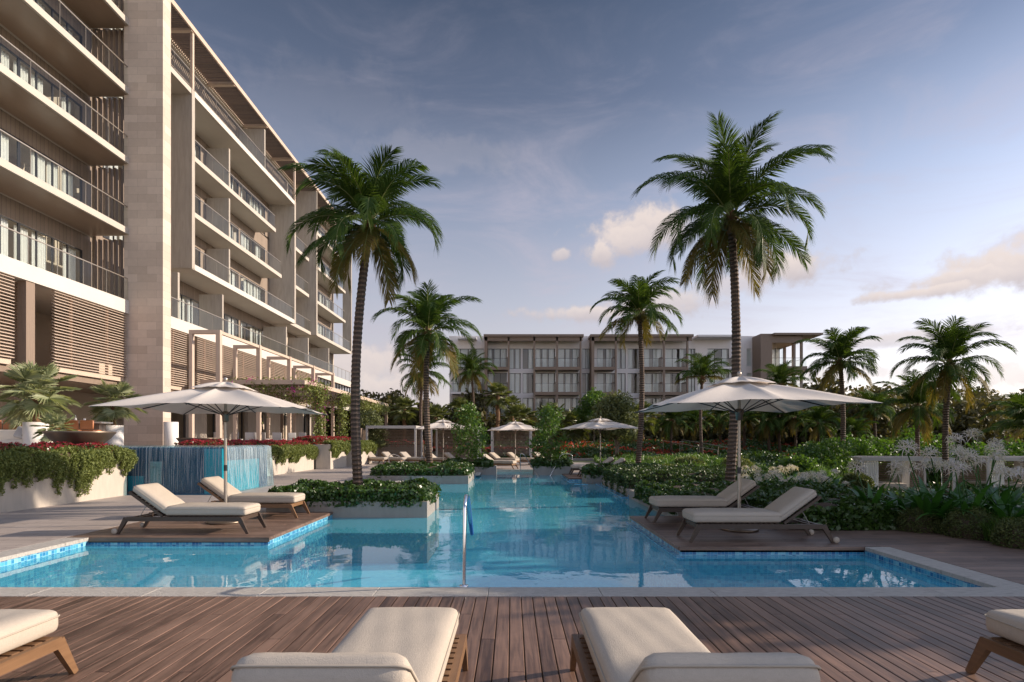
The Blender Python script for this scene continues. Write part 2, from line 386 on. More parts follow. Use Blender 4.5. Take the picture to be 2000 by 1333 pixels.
def bark_mat(name, c1, c2):
    m, w = new_mat(name)
    oc = w.add('ShaderNodeTexCoord').outputs['Object']
    s = w.add('ShaderNodeSeparateXYZ', {0: oc}).outputs
    n = w.noise(oc, 6.0, 4, .65)
    ring = w.m('SINE', w.m('ADD', w.m('MULTIPLY', s[2], 2*math.pi/.115), w.m('MULTIPLY', n, 3.0)))
    f = w.m('ADD', w.m('MULTIPLY', w.ss(ring, -.2, .9), .65), w.m('MULTIPLY', w.noise(oc, 22.0, 4), .5), clamp=True)
    c = w.mix(f, (*c1, 1), (*c2, 1))
    b = w.add('ShaderNodeBump', {'Strength': .7, 'Distance': .02, 'Height': w.m('ADD', ring, w.m('MULTIPLY', n, .7))})
    p = w.add('ShaderNodeBsdfPrincipled', {'Base Color': c, 'Roughness': .85, 'Normal': b.outputs[0]}); fin(w, p.outputs[0]); return m

M = dict(
    tower=block_mat('tower_stone', (.60, .49, .405), (.47, .375, .305), (.30, .24, .20), .95, .40, .004),
    concrete=mat('board_concrete', (.385, .34, .29), .75, .28, 1.6, .6, 24, stretch=(4, 4, .5), stain=((.24, .21, .18), .55)),
    cream=mat('cream_concrete', (.46, .405, .345), .75, .20, 2.2, .4, 30, stretch=(3, 3, .7), stain=((.34, .29, .25), .4)),
    planter=mat('planter_concrete', (.26, .235, .21), .75, .20, 2.2, .4, 30, stretch=(3, 3, .7), stain=((.26, .23, .20), .5)),
    slab=mat('slab_render', (.46, .41, .355), .65, .10, .6, .15, 30),
    soffit=mat('soffit_board', (.235, .165, .12), .30, .20, 1.5, .2, 20, stretch=(1, .25, 1)),
    fascia=mat('fascia_paint', (.56, .515, .465), .6, .07, .8),
    plaster=mat('white_render', (.78, .74, .73), .75, .06, .8, .1, 60),
    plaster_warm=mat('warm_render', (.50, .42, .34), .75, .10, .8, .1, 60),
    timber=mat('grey_timber', (.215, .155, .115), .6, .22, 3, .3, 30, stretch=(8, 8, .5), island=.12),
    louver=mat('louver_paint', (.50, .39, .31), .55, .12, 2, island=.06),
    panel=block_mat('timber_panel', (.27, .21, .165), (.22, .17, .13), (.04, .03, .025), .22, 60.0, .006, offs=0.0),
    dmetal=mat('dark_metal', (.045, .045, .05), .35, .1, 5, metal=.6),
    bronze=mat('bronze_metal', (.20, .155, .12), .38, .15, 4, metal=.7),
    pmetal=mat('pole_metal', (.42, .37, .32), .35, .08, 4, metal=.75),
    chrome=mat('polished_steel', (.78, .78, .80), .12, .03, 4, metal=1.0),
    sleeve=mat('blue_sleeve', (.02, .09, .32), .35, .1, 8),
    glass=glass_mat('window_glass', (.88, .92, .92), .06, .8),
    rglass=glass_mat('rail_glass', (.90, .93, .92), .04, .45),
    curtain=cloth_mat('curtain_cloth', (.93, .92, .89), 60, .05, .30),
    interior=mat('interior_wall', (.50, .42, .34), .8, .12, 1),
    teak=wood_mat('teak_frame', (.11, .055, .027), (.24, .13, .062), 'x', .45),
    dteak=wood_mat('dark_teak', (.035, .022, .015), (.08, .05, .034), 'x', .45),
    cushion=cloth_mat('cushion_linen', (.47, .405, .335), 240, .08, 0, .9, .05),
    piping=mat('cushion_piping', (.42, .36, .29), .8, .1, 9),
    canvas=cloth_mat('umbrella_canvas', (.68, .61, .545), 260, .04, .10),
    rope=mat('steel_wire', (.40, .38, .36), .35, .1, 9, metal=.9),
    deck_y=wood_mat('deck_boards', (.055, .028, .019), (.25, .148, .105), 'y', .42, 1.5, .5),
    deck_x=wood_mat('deck_boards_cross', (.06, .035, .025), (.26, .165, .12), 'x', .45, 1.4, .5),
    under=mat('deck_substrate', (.02, .016, .014), .9),
    coping=mat('coping_stone', (.50, .46, .41), .7, .34, 14, 1.0, 45, stretch=(.6, 2.4, 1), stain=((.16, .135, .115), .8)),
    paver=block_mat('terrace_paver', (.42, .355, .315), (.33, .275, .245), (.13, .105, .095), 1.2, .15, .006, 'floor', .6),
    soil=mat('soil', (.07, .045, .03), .95, .3, 4, .6, 30),
    ground=mat('garden_ground', (.08, .095, .04), .95, .4, .6, .5, 8, stain=((.12, .09, .05), .6)),
    mosaic=mosaic_mat(), pfloor=pool_floor_mat(), water=water_mat(), fall=fall_mat(), fallw=fall_mat('foaming_water', .28, .40),
    turq=mat('turquoise_tile', (.03, .40, .44), .2, .12, 2, .15, 60),
    dtile=mat('dark_blue_tile', (.02, .085, .15), .25, .3, 3, .3, 18, stretch=(4, 4, .4)),
    strand=strand_mat(),
    bark=bark_mat('palm_bark', (.035, .024, .018), (.175, .115, .08)),
    bark2=mat('tree_bark', (.20, .155, .12), .9, .3, 8, .6, 25, stretch=(3, 3, .6)),
    frond=leaf_mat('coconut_frond', (.022, .055, .010), (.085, .135, .024), .28, .62, .22),
    frond_dry=leaf_mat('old_frond', (.10, .11, .02), (.22, .15, .05), .35, .65, .2),
    rachis=mat('frond_stalk', (.20, .22, .07), .45, .2, 4),
    fan=leaf_mat('fan_frond', (.06, .085, .025), (.16, .18, .06), .30, .4, .5),
    fan_silver=leaf_mat('silver_fan_frond', (.13, .18, .08), (.36, .37, .22), .30, .45, .4),
    husk=mat('palm_husk', (.16, .085, .04), .85, .3, 9, .5, 30),
    coconut=mat('coconut_husk', (.13, .10, .03), .5, .3, 8),
    hedge=leaf_mat('hedge_leaf', (.020, .052, .010), (.070, .130, .024), .22, .35, .6, 2.0),
    hedge_dark=leaf_mat('clipped_leaf', (.018, .045, .012), (.07, .115, .03), .2, .5, .4, 1.5),
    bright=leaf_mat('bright_leaf', (.032, .088, .014), (.105, .20, .03), .35, .5, .3, 1.0),
    ivy=leaf_mat('trailing_leaf', (.045, .075, .014), (.25, .28, .085), .22, .55, .3, 7.0),
    shrub=leaf_mat('fine_shrub_leaf', (.04, .065, .018), (.13, .15, .045), .2, .6, .3, 3.0),
    grass=leaf_mat('grass_blade', (.04, .10, .015), (.12, .21, .04), .3, .5, .4, 1.0),
    far=leaf_mat('far_leaf', (.045, .044, .018), (.12, .105, .040), .22, .6, .3, .25),
    tree=leaf_mat('garden_tree_leaf', (.03, .085, .015), (.11, .19, .035), .35, .4, .5, 1.0),
    olive=leaf_mat('olive_leaf', (.08, .10, .04), (.17, .19, .08), .3, .5, .4, 1.0),
    strap=leaf_mat('strap_leaf', (.015, .065, .012), (.06, .17, .025), .25, .3, .6, 1.0),
    red=leaf_mat('red_petal', (.22, .02, .03), (.50, .06, .085), .3, .6, .3, 2.0),
    coral=leaf_mat('coral_petal', (.22, .02, .018), (.50, .09, .05), .3, .6, .3, 2.0),
    magenta=leaf_mat('magenta_petal', (.30, .03, .22), (.50, .10, .38), .4, .6, .3, 2.0),
    white=leaf_mat('white_petal', (.56, .50, .53), (.74, .69, .70), .35, .6, .3, 2.0),
    wpaint=mat('white_paint', (.46, .435, .415), .5, .05, 2),
    wpot=mat('white_pot', (.74, .70, .66), .6, .08, 5, .2, 60),
    counter=mat('pale_stone', (.66, .58, .48), .4, .12, 3),
    leather=mat('tan_leather', (.46, .17, .07), .45, .15, 6),
    pillow1=cloth_mat('grey_pillow', (.42, .42, .44), 200), pillow2=cloth_mat('olive_pillow', (.22, .20, .12), 200),
    sofa=cloth_mat('sofa_cloth', (.70, .64, .56), 200),
)
# ------------------------------------------------------------ vegetation builders
def leaf_quads(P, size, outward=None, elong=1.8, bias=.5, seed=0, droop=0.0):
    g = np.random.default_rng(seed); n = len(P)
    N = g.normal(size=(n, 3)); N /= np.linalg.norm(N, axis=1)[:, None]
    if outward is not None:
        N = N*(1-bias)+outward*bias; N /= np.linalg.norm(N, axis=1)[:, None]+1e-9
    T = g.normal(size=(n, 3)); T[:, 2] -= droop
    T -= N*(T*N).sum(1)[:, None]; T /= np.linalg.norm(T, axis=1)[:, None]+1e-9
    B = np.cross(N, T); s = size*g.uniform(.6, 1.3, n)[:, None]
    V = np.empty((n, 4, 3)); V[:, 0] = P-T*s*elong*.5; V[:, 1] = P+B*s*.5; V[:, 2] = P+T*s*elong*.5; V[:, 3] = P-B*s*.5
    V[:, 1] += N*s*.12; V[:, 3] += N*s*.12
    return V.reshape(-1, 3), np.arange(n*4).reshape(n, 4)
def blob_points(blobs, n, seed=0, lo=.55):
    g = np.random.default_rng(seed); vol = np.array([b[3]*b[4]*b[5] for b in blobs])**.8; vol /= vol.sum()
    P = []; O = []
    for b, k in zip(blobs, vol):
        m = int(n*k)+1; d = g.normal(size=(m, 3)); d /= np.linalg.norm(d, axis=1)[:, None]
        r = lo+(1.0-lo)*g.uniform(0, 1, m)**.6; r *= 1+.13*np.sin(d[:, 0]*7+b[0]*3)*np.cos(d[:, 1]*6+b[1]*5)+.08*g.normal(size=m)
        P.append(np.array(b[:3])+d*r[:, None]*np.array(b[3:6])); O.append(d)
    return np.concatenate(P), np.concatenate(O)
def leaves_obj(name, P, O, size, m, parent=None, loc=None, **kw):
    V, Fq = leaf_quads(P, size, O, **kw); return link(name, mesh_np(name, V, [Fq], m), parent, loc)
def join_np(parts):
    V = []; Fs = []; b = 0
    for v, f in parts: V.append(v); Fs.append(f+b); b += len(v)
    return np.concatenate(V), np.concatenate(Fs)
def lumpy_box(x0, x1, y0, y1, z0, z1, amp=.06, step=.25, seed=0):
    """rounded lumpy solid inside a hedge so that nothing shows through"""
    mb = MB(); ph = seed*1.7
    def top(u, v):
        e = min(1, min(u, 1-u)*(x1-x0)/.25, min(v, 1-v)*(y1-y0)/.25); x = x0+(x1-x0)*u; y = y0+(y1-y0)*v
        return (x, y, z1-(1-e)**2*.5*(z1-z0)+amp*math.sin(x*5+ph)*math.cos(y*4+ph))
    nu, nv = max(3, int((x1-x0)/step)), max(3, int((y1-y0)/step))
    mb.grid(top, nu, nv)
    for a, b in (((x0, y0), (x1, y0)), ((x1, y0), (x1, y1)), ((x1, y1), (x0, y1)), ((x0, y1), (x0, y0))):
        mb.quad((*a, z0), (*b, z0), (*b, z0+(z1-z0)*.5), (*a, z0+(z1-z0)*.5))
    return mb
def hedge(name, label, box, n, size, m, cat='hedge', flowers=0, fmat=None, fsize=.03, amp=.10, seed=1, core=True, over=.0, group=None, elong=1.5, rz=0):
    x0, x1, y0, y1, z0, z1 = box; g = np.random.default_rng(seed)
    cx, cy = (x0+x1)/2, (y0+y1)/2
    t = thing(name, label, cat, (cx, cy, z0), rz, group); hx, hy, h = (x1-x0)/2, (y1-y0)/2, z1-z0
    at, asd = hx*hy*4, 4*(hx+hy)*h
    nt = int(n*at/(at+asd)); ns = n-nt
    X = g.uniform(-hx-over, hx+over, nt); Y = g.uniform(-hy-over, hy+over, nt)
    ex = np.minimum(1, np.minimum(hx+over-abs(X), hy+over-abs(Y))/(.18+over))
    lump = amp*(np.sin(X*4.3+seed)*np.cos(Y*3.7+seed*2)+.5*np.sin(X*9.1+seed*3)*np.sin(Y*8+seed))
    Z = h*(1-.45*(1-ex)**2)+lump-g.uniform(0, .10, nt)
    P1 = np.stack([X, Y, Z], 1); O1 = np.tile([0, 0, 1.0], (nt, 1))
    per = g.uniform(0, 4*(hx+hy), ns); sx = np.where(per < 2*hx, per-hx, np.where(per < 2*hx+2*hy, hx, np.where(per < 4*hx+2*hy, per-3*hx-2*hy, -hx)))
    sy = np.where(per < 2*hx, -hy, np.where(per < 2*hx+2*hy, per-2*hx-hy, np.where(per < 4*hx+2*hy, hy, per-4*hx-3*hy)))
    o = np.stack([np.where(abs(sx) >= hx*.999, np.sign(sx), 0), np.where(abs(sy) >= hy*.999, np.sign(sy), 0), np.full(ns, .2)], 1)
    z = g.uniform(-.04 if over else 0, h*.9, ns); dz = over*(1-z/h*.3)+g.normal(0, .035, ns)+.04*np.sin(sx*5+sy*5)
    P2 = np.stack([sx, sy, z], 1)+o*dz[:, None]*[1, 1, 0]
    P = np.concatenate([P1, P2]); O = np.concatenate([O1, o])
    leaves_obj('foliage', P, O, size, m, t, elong=elong, bias=.35, seed=seed)
    if core:
        cb = lumpy_box(-hx+.05, hx-.05, -hy+.05, hy-.05, 0, h-.07, amp*.9, .2, seed); cb.build('stems', M['soil'], t)
    if flowers:
        k = g.integers(0, nt, flowers); Pf = P1[k]+[0, 0, .03]; k2 = g.integers(0, ns, flowers//2); Pf = np.concatenate([Pf, P2[k2]+o[k2]*.02])
        leaves_obj('blossom', Pf, np.tile([0, -.3, .9], (len(Pf), 1)), fsize, fmat or M['white'], t, elong=1.0, bias=.6, seed=seed+5)
    return t
def ball_shrub(label, loc, r, h, n, m, seed=0, size=.05, name='clipped_shrub', group=None, elong=2.5, cat='shrub'):
    t = thing(name, label, cat, loc, 0, group)
    P, O = blob_points([(0, 0, h*.42, r, r, h*.58)], n, seed, .8); k = P[:, 2] > 0; P, O = P[k], O[k]
    leaves_obj('foliage', P, O, size, m, t, elong=elong, bias=.2, seed=seed)
    mb = MB(); mb.lathe([(r*.8, 0), (r*.9, h*.35), (r*.75, h*.7), (r*.4, h*.88), (0.001, h*.93)], 12); mb.build('stems', M['soil'], t)
    return t
def grass_tuft_mesh(n, r, h, seed=0, w=.012, m=None):
    g = np.random.default_rng(seed); a = g.uniform(0, 2*np.pi, n); d = g.uniform(0, 1, n)**.5*r
    B = np.stack([np.cos(a)*d, np.sin(a)*d, np.zeros(n)], 1); az = g.uniform(0, 2*np.pi, n); le = g.uniform(.15, .6, n)*h; hh = h*g.uniform(.7, 1.1, n)
    D = np.stack([np.cos(az), np.sin(az), np.zeros(n)], 1); S = np.stack([-np.sin(az), np.cos(az), np.zeros(n)], 1)
    m1 = B+D*(le*.35)[:, None]; m1[:, 2] = hh*.65; tp = B+D*le[:, None]; tp[:, 2] = hh
    V = np.stack([B-S*w, B+S*w, m1+S*w*.7, m1-S*w*.7, tp], 1).reshape(-1, 3); i = np.arange(n)[:, None]*5
    return mesh_np('blades', V, [i+np.array([[0, 1, 2, 3]]), i+np.array([[3, 2, 4]])], m or M['grass'])

def crown_mesh(seed, n=28, L=2.9, leaflets=70, lw=.040, lmax=.84, young=84, old=-52, old_frac=.16):
    """coconut crown: feathered fronds around a bud; returns (green mesh, old mesh, stalk mesh)"""
    g = random.Random(seed); green = ([], [], []); dry = ([], [], []); st = MB()
    for i in range(n):
        u = i/(n-1); az = i*2.39996+g.uniform(-.25, .25)
        e0 = R(young+(old-young)*u**1.3+g.uniform(-8, 8)); bend = R(62+58*min(1, u*1.6)+g.uniform(-14, 14)) if u < .75 else R(48+g.uniform(-10, 10))
        Lf = L*g.uniform(.88, 1.08)*(.82+.18*math.sin(math.pi*min(1, u*1.3))); tgt = dry if u > 1-old_frac else green
        K = 16; p = Vector((0, 0, 0)); pts = []; dirs = []; sweep = g.uniform(-.25, .25); twist = g.uniform(-.5, .5)
        for k in range(K+1):
            s = k/K; e = e0-bend*s**1.65; a = az+sweep*s
            e = max(e, R(-88)); d = Vector((math.cos(e)*math.cos(a), math.cos(e)*math.sin(a), math.sin(e)))
            pts.append(p.copy()); dirs.append(d); p = p+d*(Lf/K)
        st.tube(pts, [max(.004, .026*(1-k/K)+.003) for k in range(K+1)], 4, False)
        for j in range(leaflets):
            s = .13+.87*j/(leaflets-1); x = s*K; k = min(int(x), K-1); f = x-k
            b = pts[k].lerp(pts[k+1], f); d = dirs[k].lerp(dirs[k+1], f).normalized()
            sd_ = d.cross(Vector((0, 0, 1)))
            if sd_.length < .05: sd_ = Vector((-math.sin(az), math.cos(az), 0))
            sd_.normalize(); up = sd_.cross(d)
            tw = twist*s; sd2 = sd_*math.cos(tw)+up*math.sin(tw); up2 = up*math.cos(tw)-sd_*math.sin(tw)
            ln = lmax*(math.sin(math.pi*(.13+.74*s))**.55)*g.uniform(.85, 1.1); al = R(32+38*s+g.uniform(-5, 5))
            for sg in (-1, 1):
                if g.random() < .04: continue
                dr = sd2*(sg*math.cos(al))+d*math.sin(al)+up2*g.uniform(.12, .30)
                dr.normalize(); mid = b+dr*(ln*.5); sag = ln*g.uniform(.16, .34)*(1+.6*u)
                d2 = (dr+Vector((0, 0, -1))*(.55+.95*u)).normalized(); tip = mid+d2*(ln*.5)
                mid.z -= sag*.12
                wv = d*lw*.5
                V, Fq, Ft = tgt; q = len(V)
                V += [tuple(b-wv*.8), tuple(b+wv*.8), tuple(mid+wv), tuple(mid-wv), tuple(tip)]
                Fq.append((q, q+1, q+2, q+3)); Ft.append((q+3, q+2, q+4))
    out = []
    for (V, Fq, Ft), nm, m in ((green, 'fronds', M['frond']), (dry, 'old_fronds', M['frond_dry'])):
        out.append(mesh_np(nm, V, [np.array(Fq), np.array(Ft)], m))
    # hairy bud and coconuts
    out.append(st.mesh('frond_stalks', M['rachis']))
    return out
CROWNS = [crown_mesh(11, 31, 2.75, 110), crown_mesh(23, 35, 3.3, 118, lmax=.92), crown_mesh(5, 28, 2.7, 62, .055), crown_mesh(42, 26, 2.6, 58, .06, old=-35), crown_mesh(77, 22, 2.6, 50, .06, young=86, old=5, old_frac=.05)]
def nut_mesh():
    mb = MB(); g = random.Random(3)
    for i in range(9):
        a = i*.75; r = .17+.05*(i % 2); c = (math.cos(a)*r, math.sin(a)*r, -.20-.07*(i % 3))
        mb.lathe([(.001, -.11), (.06, -.09), (.09, -.02), (.085, .05), (.05, .095), (.001, .11)], 9, c)
    return mb.mesh('coconuts', M['coconut'])
def bud_mesh():
    mb = MB(); g = random.Random(4)
    mb.lathe([(.10, -.55), (.15, -.35), (.20, -.15), (.17, .05), (.09, .25), (.02, .5)], 12)
    for i in range(26):
        a = i*2.4; r0 = .12; z = -.35+.4*(i/26)
        mb.beam((math.cos(a)*r0, math.sin(a)*r0, z), (math.cos(a)*(.30), math.sin(a)*(.30), z+.16), .07, .025, .035, .012)
    return mb.mesh('bud', M['husk'])
NUTS, BUD = nut_mesh(), bud_mesh()
def palm(label, base, top, variant, scale=1.0, rz=0.0, r0=.16, r1=.11, group=None, nuts=True, tilt=(0, 0), name='coconut_palm'):
    t = thing(name, label, 'palm tree', base, 0, group)
    b, p = Vector((0, 0, -.1)), Vector(top)-Vector(base); H = p.z; K = max(10, int(H/.06)); K = min(K, 150)
    pts = []; rs = []
    for k in range(K+1):
        s = k/K; bow = .05*H*math.sin(math.pi*s)*(1 if variant % 2 else -1)
        pts.append((p.x*s**1.5+bow*.5, p.y*s**1.5, -.1+(H+.1)*s))
        rr = r0+(r1-r0)*s; rr += .055*r0*(1 if k % 2 else -1)*(1 if K > 60 else .4)
        if s < .08: rr += (1-s/.08)*r0*.55
        rs.append(rr)
    MB().tube(pts, rs, 10, False, False).build('trunk', M['bark'], t)
    cr = bpy.data.objects.new('crown', BUD); C.objects.link(cr); cr.parent = t; cr.location = (p.x, p.y, H); cr.scale = (scale,)*3
    cr.rotation_euler = (tilt[0], tilt[1], rz)
    g_, d_, s_ = CROWNS[variant]
    for nm, me in (('fronds', g_), ('old_fronds', d_), ('frond_stalks', s_)): link(nm, me, cr)
    if nuts: link('coconuts', NUTS, cr)
    return t
def fan_leaf(mb, p, d, up, r, nseg=22, spread=R(290), fold=.25, g=random):
    """one fan leaf: narrow segments radiating from the hastula"""
    sd_ = d.cross(up).normalized(); up = sd_.cross(d).normalized()
    for k in range(nseg):
        a = -spread/2+spread*k/(nseg-1); rr = r*(1-.22*abs(a)/(spread/2))*g.uniform(.9, 1.08)
        dr = (d*math.cos(a)+sd_*math.sin(a)+up*fold).normalized(); da = spread/nseg*.46
        dl = (d*math.cos(a-da)+sd_*math.sin(a-da)+up*fold*.8).normalized(); dR = (d*math.cos(a+da)+sd_*math.sin(a+da)+up*fold*1.2).normalized()
        tip = p+dr*rr+Vector((0, 0, -rr*.16*g.uniform(.4, 1.6)))
        mb._add([p, p+dl*rr*.58, tip, p+dR*rr*.58], [(0, 1, 2), (0, 2, 3)])
def fan_mesh(seed, n=26, r=.55, pet=.65, m=None, low=-60, hi=78, skirt=0):
    g = random.Random(seed); mb = MB(); sk = MB()
    for i in range(n):
        u = i/(n-1); az = i*2.39996+g.uniform(-.2, .2); e = R(hi+(low-hi)*u+g.uniform(-8, 8))
        d = Vector((math.cos(e)*math.cos(az), math.cos(e)*math.sin(az), math.sin(e))); p = d*pet*g.uniform(.85, 1.1); p.z -= .12*pet
        sk.tube([(0, 0, 0), d*pet*.5, p], [.016, .011, .008], 4, False)
        d2 = (d+Vector((0, 0, -.22))).normalized(); up = Vector((0, 0, 1)) if abs(d2.z) < .95 else Vector((math.cos(az), math.sin(az), 0))
        fan_leaf(mb, p, d2, up, r*g.uniform(.8, 1.1), 30, R(g.uniform(230, 300)), g.uniform(.1, .4), g)
    return mb.mesh('fans', m or M['fan']), sk.mesh('leaf_stalks', M['rachis'])
FANS = [fan_mesh(1, 30, .95, 1.0), fan_mesh(2, 34, .85, .9, low=-80), fan_mesh(9, 26, .60, .62, M['fan_silver'], low=-55)]
def fan_palm(label, base, h, variant=0, scale=1.0, rz=0, r=.14, group=None, name='fan_palm'):
    t = thing(name, label, 'palm tree', base, 0, group)
    K = 14; MB().tube([(.05*math.sin(k), .04*math.cos(k*1.3), -.1+(h+.1)*k/K) for k in range(K+1)], [r*(1.1 if k % 2 else .9) for k in range(K+1)], 8, False, False).build('trunk', M['husk'], t)
    f, s = FANS[variant]; c = link('crown', f, t, (0, 0, h)); c.scale = (scale,)*3; c.rotation_euler = (0, 0, rz); link('leaf_stalks', s, c)
    return t
def leafy_tree(label, base, h, r, n, m, seed=0, size=.09, blobs=9, trunk=.05, name='garden_tree', cat='tree', stems=1, lo=.25, top=.1, group=None, zlow=.35, elong=1.7):
    g = random.Random(seed); t = thing(name, label, cat, base, 0, group); tb = MB(); B = []
    for i in range(blobs):
        u = (i+.5)/blobs; a = i*2.4; z = h*(zlow+(1-zlow-top)*u); rr = r*(1-.55*abs(u-.35)/.65)*g.uniform(.35, .75)
        c = (math.cos(a)*rr, math.sin(a)*rr, z); s = r*g.uniform(.34, .52); B.append((*c, s*1.15, s*1.15, s*.8))
        if i % 2 == 0 or stems > 1:
            zb = z*.55; tb.tube([(0, 0, zb*.7), (c[0]*.45, c[1]*.45, (zb*.7+z)*.5), c], [trunk*.5, trunk*.32, trunk*.12], 5, False)
    B.append((0, 0, h*(1-top)-.1*r, r*.35, r*.35, r*.5))
    for s in range(stems):
        o = Vector((g.uniform(-.3, .3), g.uniform(-.3, .3), 0)) if stems > 1 else Vector((0, 0, 0))
        tb.tube([(0+o.x*.3, o.y*.3, -.1), (o.x*.6+.03, o.y*.6, h*.35), (o.x, o.y, h*.85)], [trunk, trunk*.7, trunk*.2], 7, False)
    tb.build('trunk', M['bark2'], t)
    P, O = blob_points(B, n, seed, lo); leaves_obj('crown', P, O, size, m, t, elong=elong, bias=.25, seed=seed)
    return t
# spider lily
def floret_head(seed):
    g = random.Random(seed); V = []; Fq = []; Ft = []
    for i in range(9):
        a = i*2.4; e = R(g.uniform(0, 75)); d = Vector((math.cos(e)*math.cos(a), math.cos(e)*math.sin(a), math.sin(e))); c = d*.09
        s1 = d.orthogonal().normalized(); s2 = d.cross(s1)
        for k in range(6):
            b = k*math.pi/3+g.uniform(-.2, .2); o = s1*math.cos(b)+s2*math.sin(b); w = (s2*math.cos(b)-s1*math.sin(b))*.006
            L_ = g.uniform(.12, .17); m1 = c+o*L_*.55+d*L_*.32; tip = c+o*L_*1.1+d*L_*.05+Vector((0, 0, -.05*g.random()))
            q = len(V); V += [tuple(c-w), tuple(c+w), tuple(m1+w), tuple(m1-w), tuple(tip)]; Fq.append((q, q+1, q+2, q+3)); Ft.append((q+3, q+2, q+4))
    return mesh_np('flower_head', V, [np.array(Fq), np.array(Ft)], M['white'])
HEADS = [floret_head(i) for i in range(3)]
def strap_mesh(seed, n=26, L=1.1, w=.10):
    g = random.Random(seed); mb = MB()
    for i in range(n):
        a = i*2.4+g.uniform(-.3, .3); e0 = R(g.uniform(48, 86)); bend = R(g.uniform(50, 120)); Lf = L*g.uniform(.7, 1.15)
        p = Vector((math.cos(a)*.06, math.sin(a)*.06, 0)); K = 7; rows = []
        for k in range(K+1):
            s = k/K; e = e0-bend*s**1.6; d = Vector((math.cos(e)*math.cos(a), math.cos(e)*math.sin(a), math.sin(e)))
            sd_ = Vector((-math.sin(a), math.cos(a), 0)); wd = w*.5*min(1, (1-s)*2.6+.02)*(.6+.4*min(1, s*4))
            rows.append((p-sd_*wd, p-Vector((0, 0, wd*.35)), p+sd_*wd)); p = p+d*Lf/K
        vs = [v for r_ in rows for v in r_]
        mb._add(vs, [(k*3+j, k*3+j+1, k*3+j+4, k*3+j+3) for k in range(K) for j in range(2)], True)
    return mb.mesh('leaves', M['strap'])
STRAPS = [strap_mesh(i) for i in range(3)]
def lily(label, loc, heads, h=1.0, scale=1.0, seed=0, group=None, rz=0):
    g = random.Random(seed); t = thing('spider_lily', label, 'flowering plant', loc, rz, group); t.scale = (scale,)*3
    link('leaves', STRAPS[seed % 3], t)
    for i in range(heads):
        a = i*2.4+seed; r = g.uniform(.12, .48); hh = h*g.uniform(.78, 1.12); p = (math.cos(a)*r, math.sin(a)*r, hh)
        s = MB().tube([(p[0]*.1, p[1]*.1, 0), (p[0]*.4, p[1]*.4, hh*.5), p], [.013, .011, .009], 5, False).build('flower_stem', M['strap'], t)
        hd = link('flower_head', HEADS[(i+seed) % 3], s, p); hd.rotation_euler = (g.uniform(-.3, .3), g.uniform(-.3, .3), a); k = g.uniform(.8, 1.08); hd.scale = (k, k, k)
    return t
# ------------------------------------------------------------ ground, pool, decks
def struct(name, mb, m, merge=False): return tag(mb.build(name, m, None, merge=merge), kind='structure')
def sst(x, a, b): t = max(0, min(1, (x-a)/(b-a))); return t*t*(3-2*t)
def gh(x, y):
    z = -.10
    z += 1.30*sst(y, 40, 60)*sst(x, -14, -4)
    z -= 1.35*sst(x/max(y, 1), .53, .63)*sst(y, 13, 19)*(1-sst(y, 40, 54))
    if y > 16 and x > 6.5: z += .22*math.sin(x*.55+1)*math.sin(y*.35)*sst(y, 16, 24)*(1-sst(y, 60, 80))
    return z
PX0, PX1, PY0, PY1 = -8.0, 6.2, 5.9, 34.0
xs = [-900, -500, -250, -120, -70, -45, -34, -24, -16, -11.6, PX0]+list(np.linspace(-6, 4, 6))+[PX1]+list(np.arange(7.5, 48, 1.25))+[50, 56, 64, 80, 110, 160, 250, 500, 900]
ys = [-300, -100, -40, -15, -6, 0, 3, PY0]+list(np.arange(7.5, 33, 1.5))+[PY1]+list(np.arange(35, 84, 1.5))+[88, 96, 110, 140, 200, 350, 700, 1500, 2500]
mb = MB(); idx = {}
for j, y in enumerate(ys):
    for i, x in enumerate(xs): idx[i, j] = len(mb.v); mb.v.append((x, y, gh(x, y)))
for j in range(len(ys)-1):
    for i in range(len(xs)-1):
        if PX0-.01 <= xs[i] < PX1-.01 and PY0-.01 <= ys[j] < PY1-.01: continue
        mb.f.append((idx[i, j], idx[i+1, j], idx[i+1, j+1], idx[i, j+1])); mb.sm.append(True)
struct('ground', mb, M['ground'])
# pool shell: floor and tiled blocks standing where there is no water
WZL = -.14
struct('pool_floor', MB().box(PX0-.3, PX1+.3, PY0-.3, PY1+.3, -1.6, -1.2), M['pfloor'])
blocks = [(-8.3, -7.215, 6.5, 9.79), (-8.3, -4.165, 9.79, 13.32), (-8.3, -4.7, 13.32, 23.6), (-8.3, -1.8, 28.0, 34.3), (-8.3, 6.5, 5.6, 6.475),
          (5.495, 6.5, 6.475, 8.94), (2.615, 6.5, 8.94, 12.58), (3.665, 6.5, 12.58, 23.6), (3.085, 6.5, 23.6, 25.3), (2.515, 6.5, 25.3, 28.6), (3.1, 6.5, 28.6, 34.3), (-1.8, 3.1, 32.6, 34.3), (-8.3, -5.8, 23.6, 28.0)]
mb = MB()
for b in blocks: mb.box(b[0], b[1], b[2], b[3], -1.3, -.056)
struct('pool_wall', mb, M['mosaic'])
struct('pool_ledge', MB().box(2.50, 2.615, 8.7, 12.58, -1.3, -.13).box(3.42, 3.665, 17.9, 23.6, -1.3, -.12).box(2.42, 2.515, 25.1, 28.6, -1.3, -.12).box(2.55, 3.1, 23.4, 23.62, -1.3, -.125), M['mosaic'])
struct('pool_water', MB().quad((PX0, PY0, WZL), (PX1, PY0, WZL), (PX1, PY1, WZL), (PX0, PY1, WZL)), M['water'])
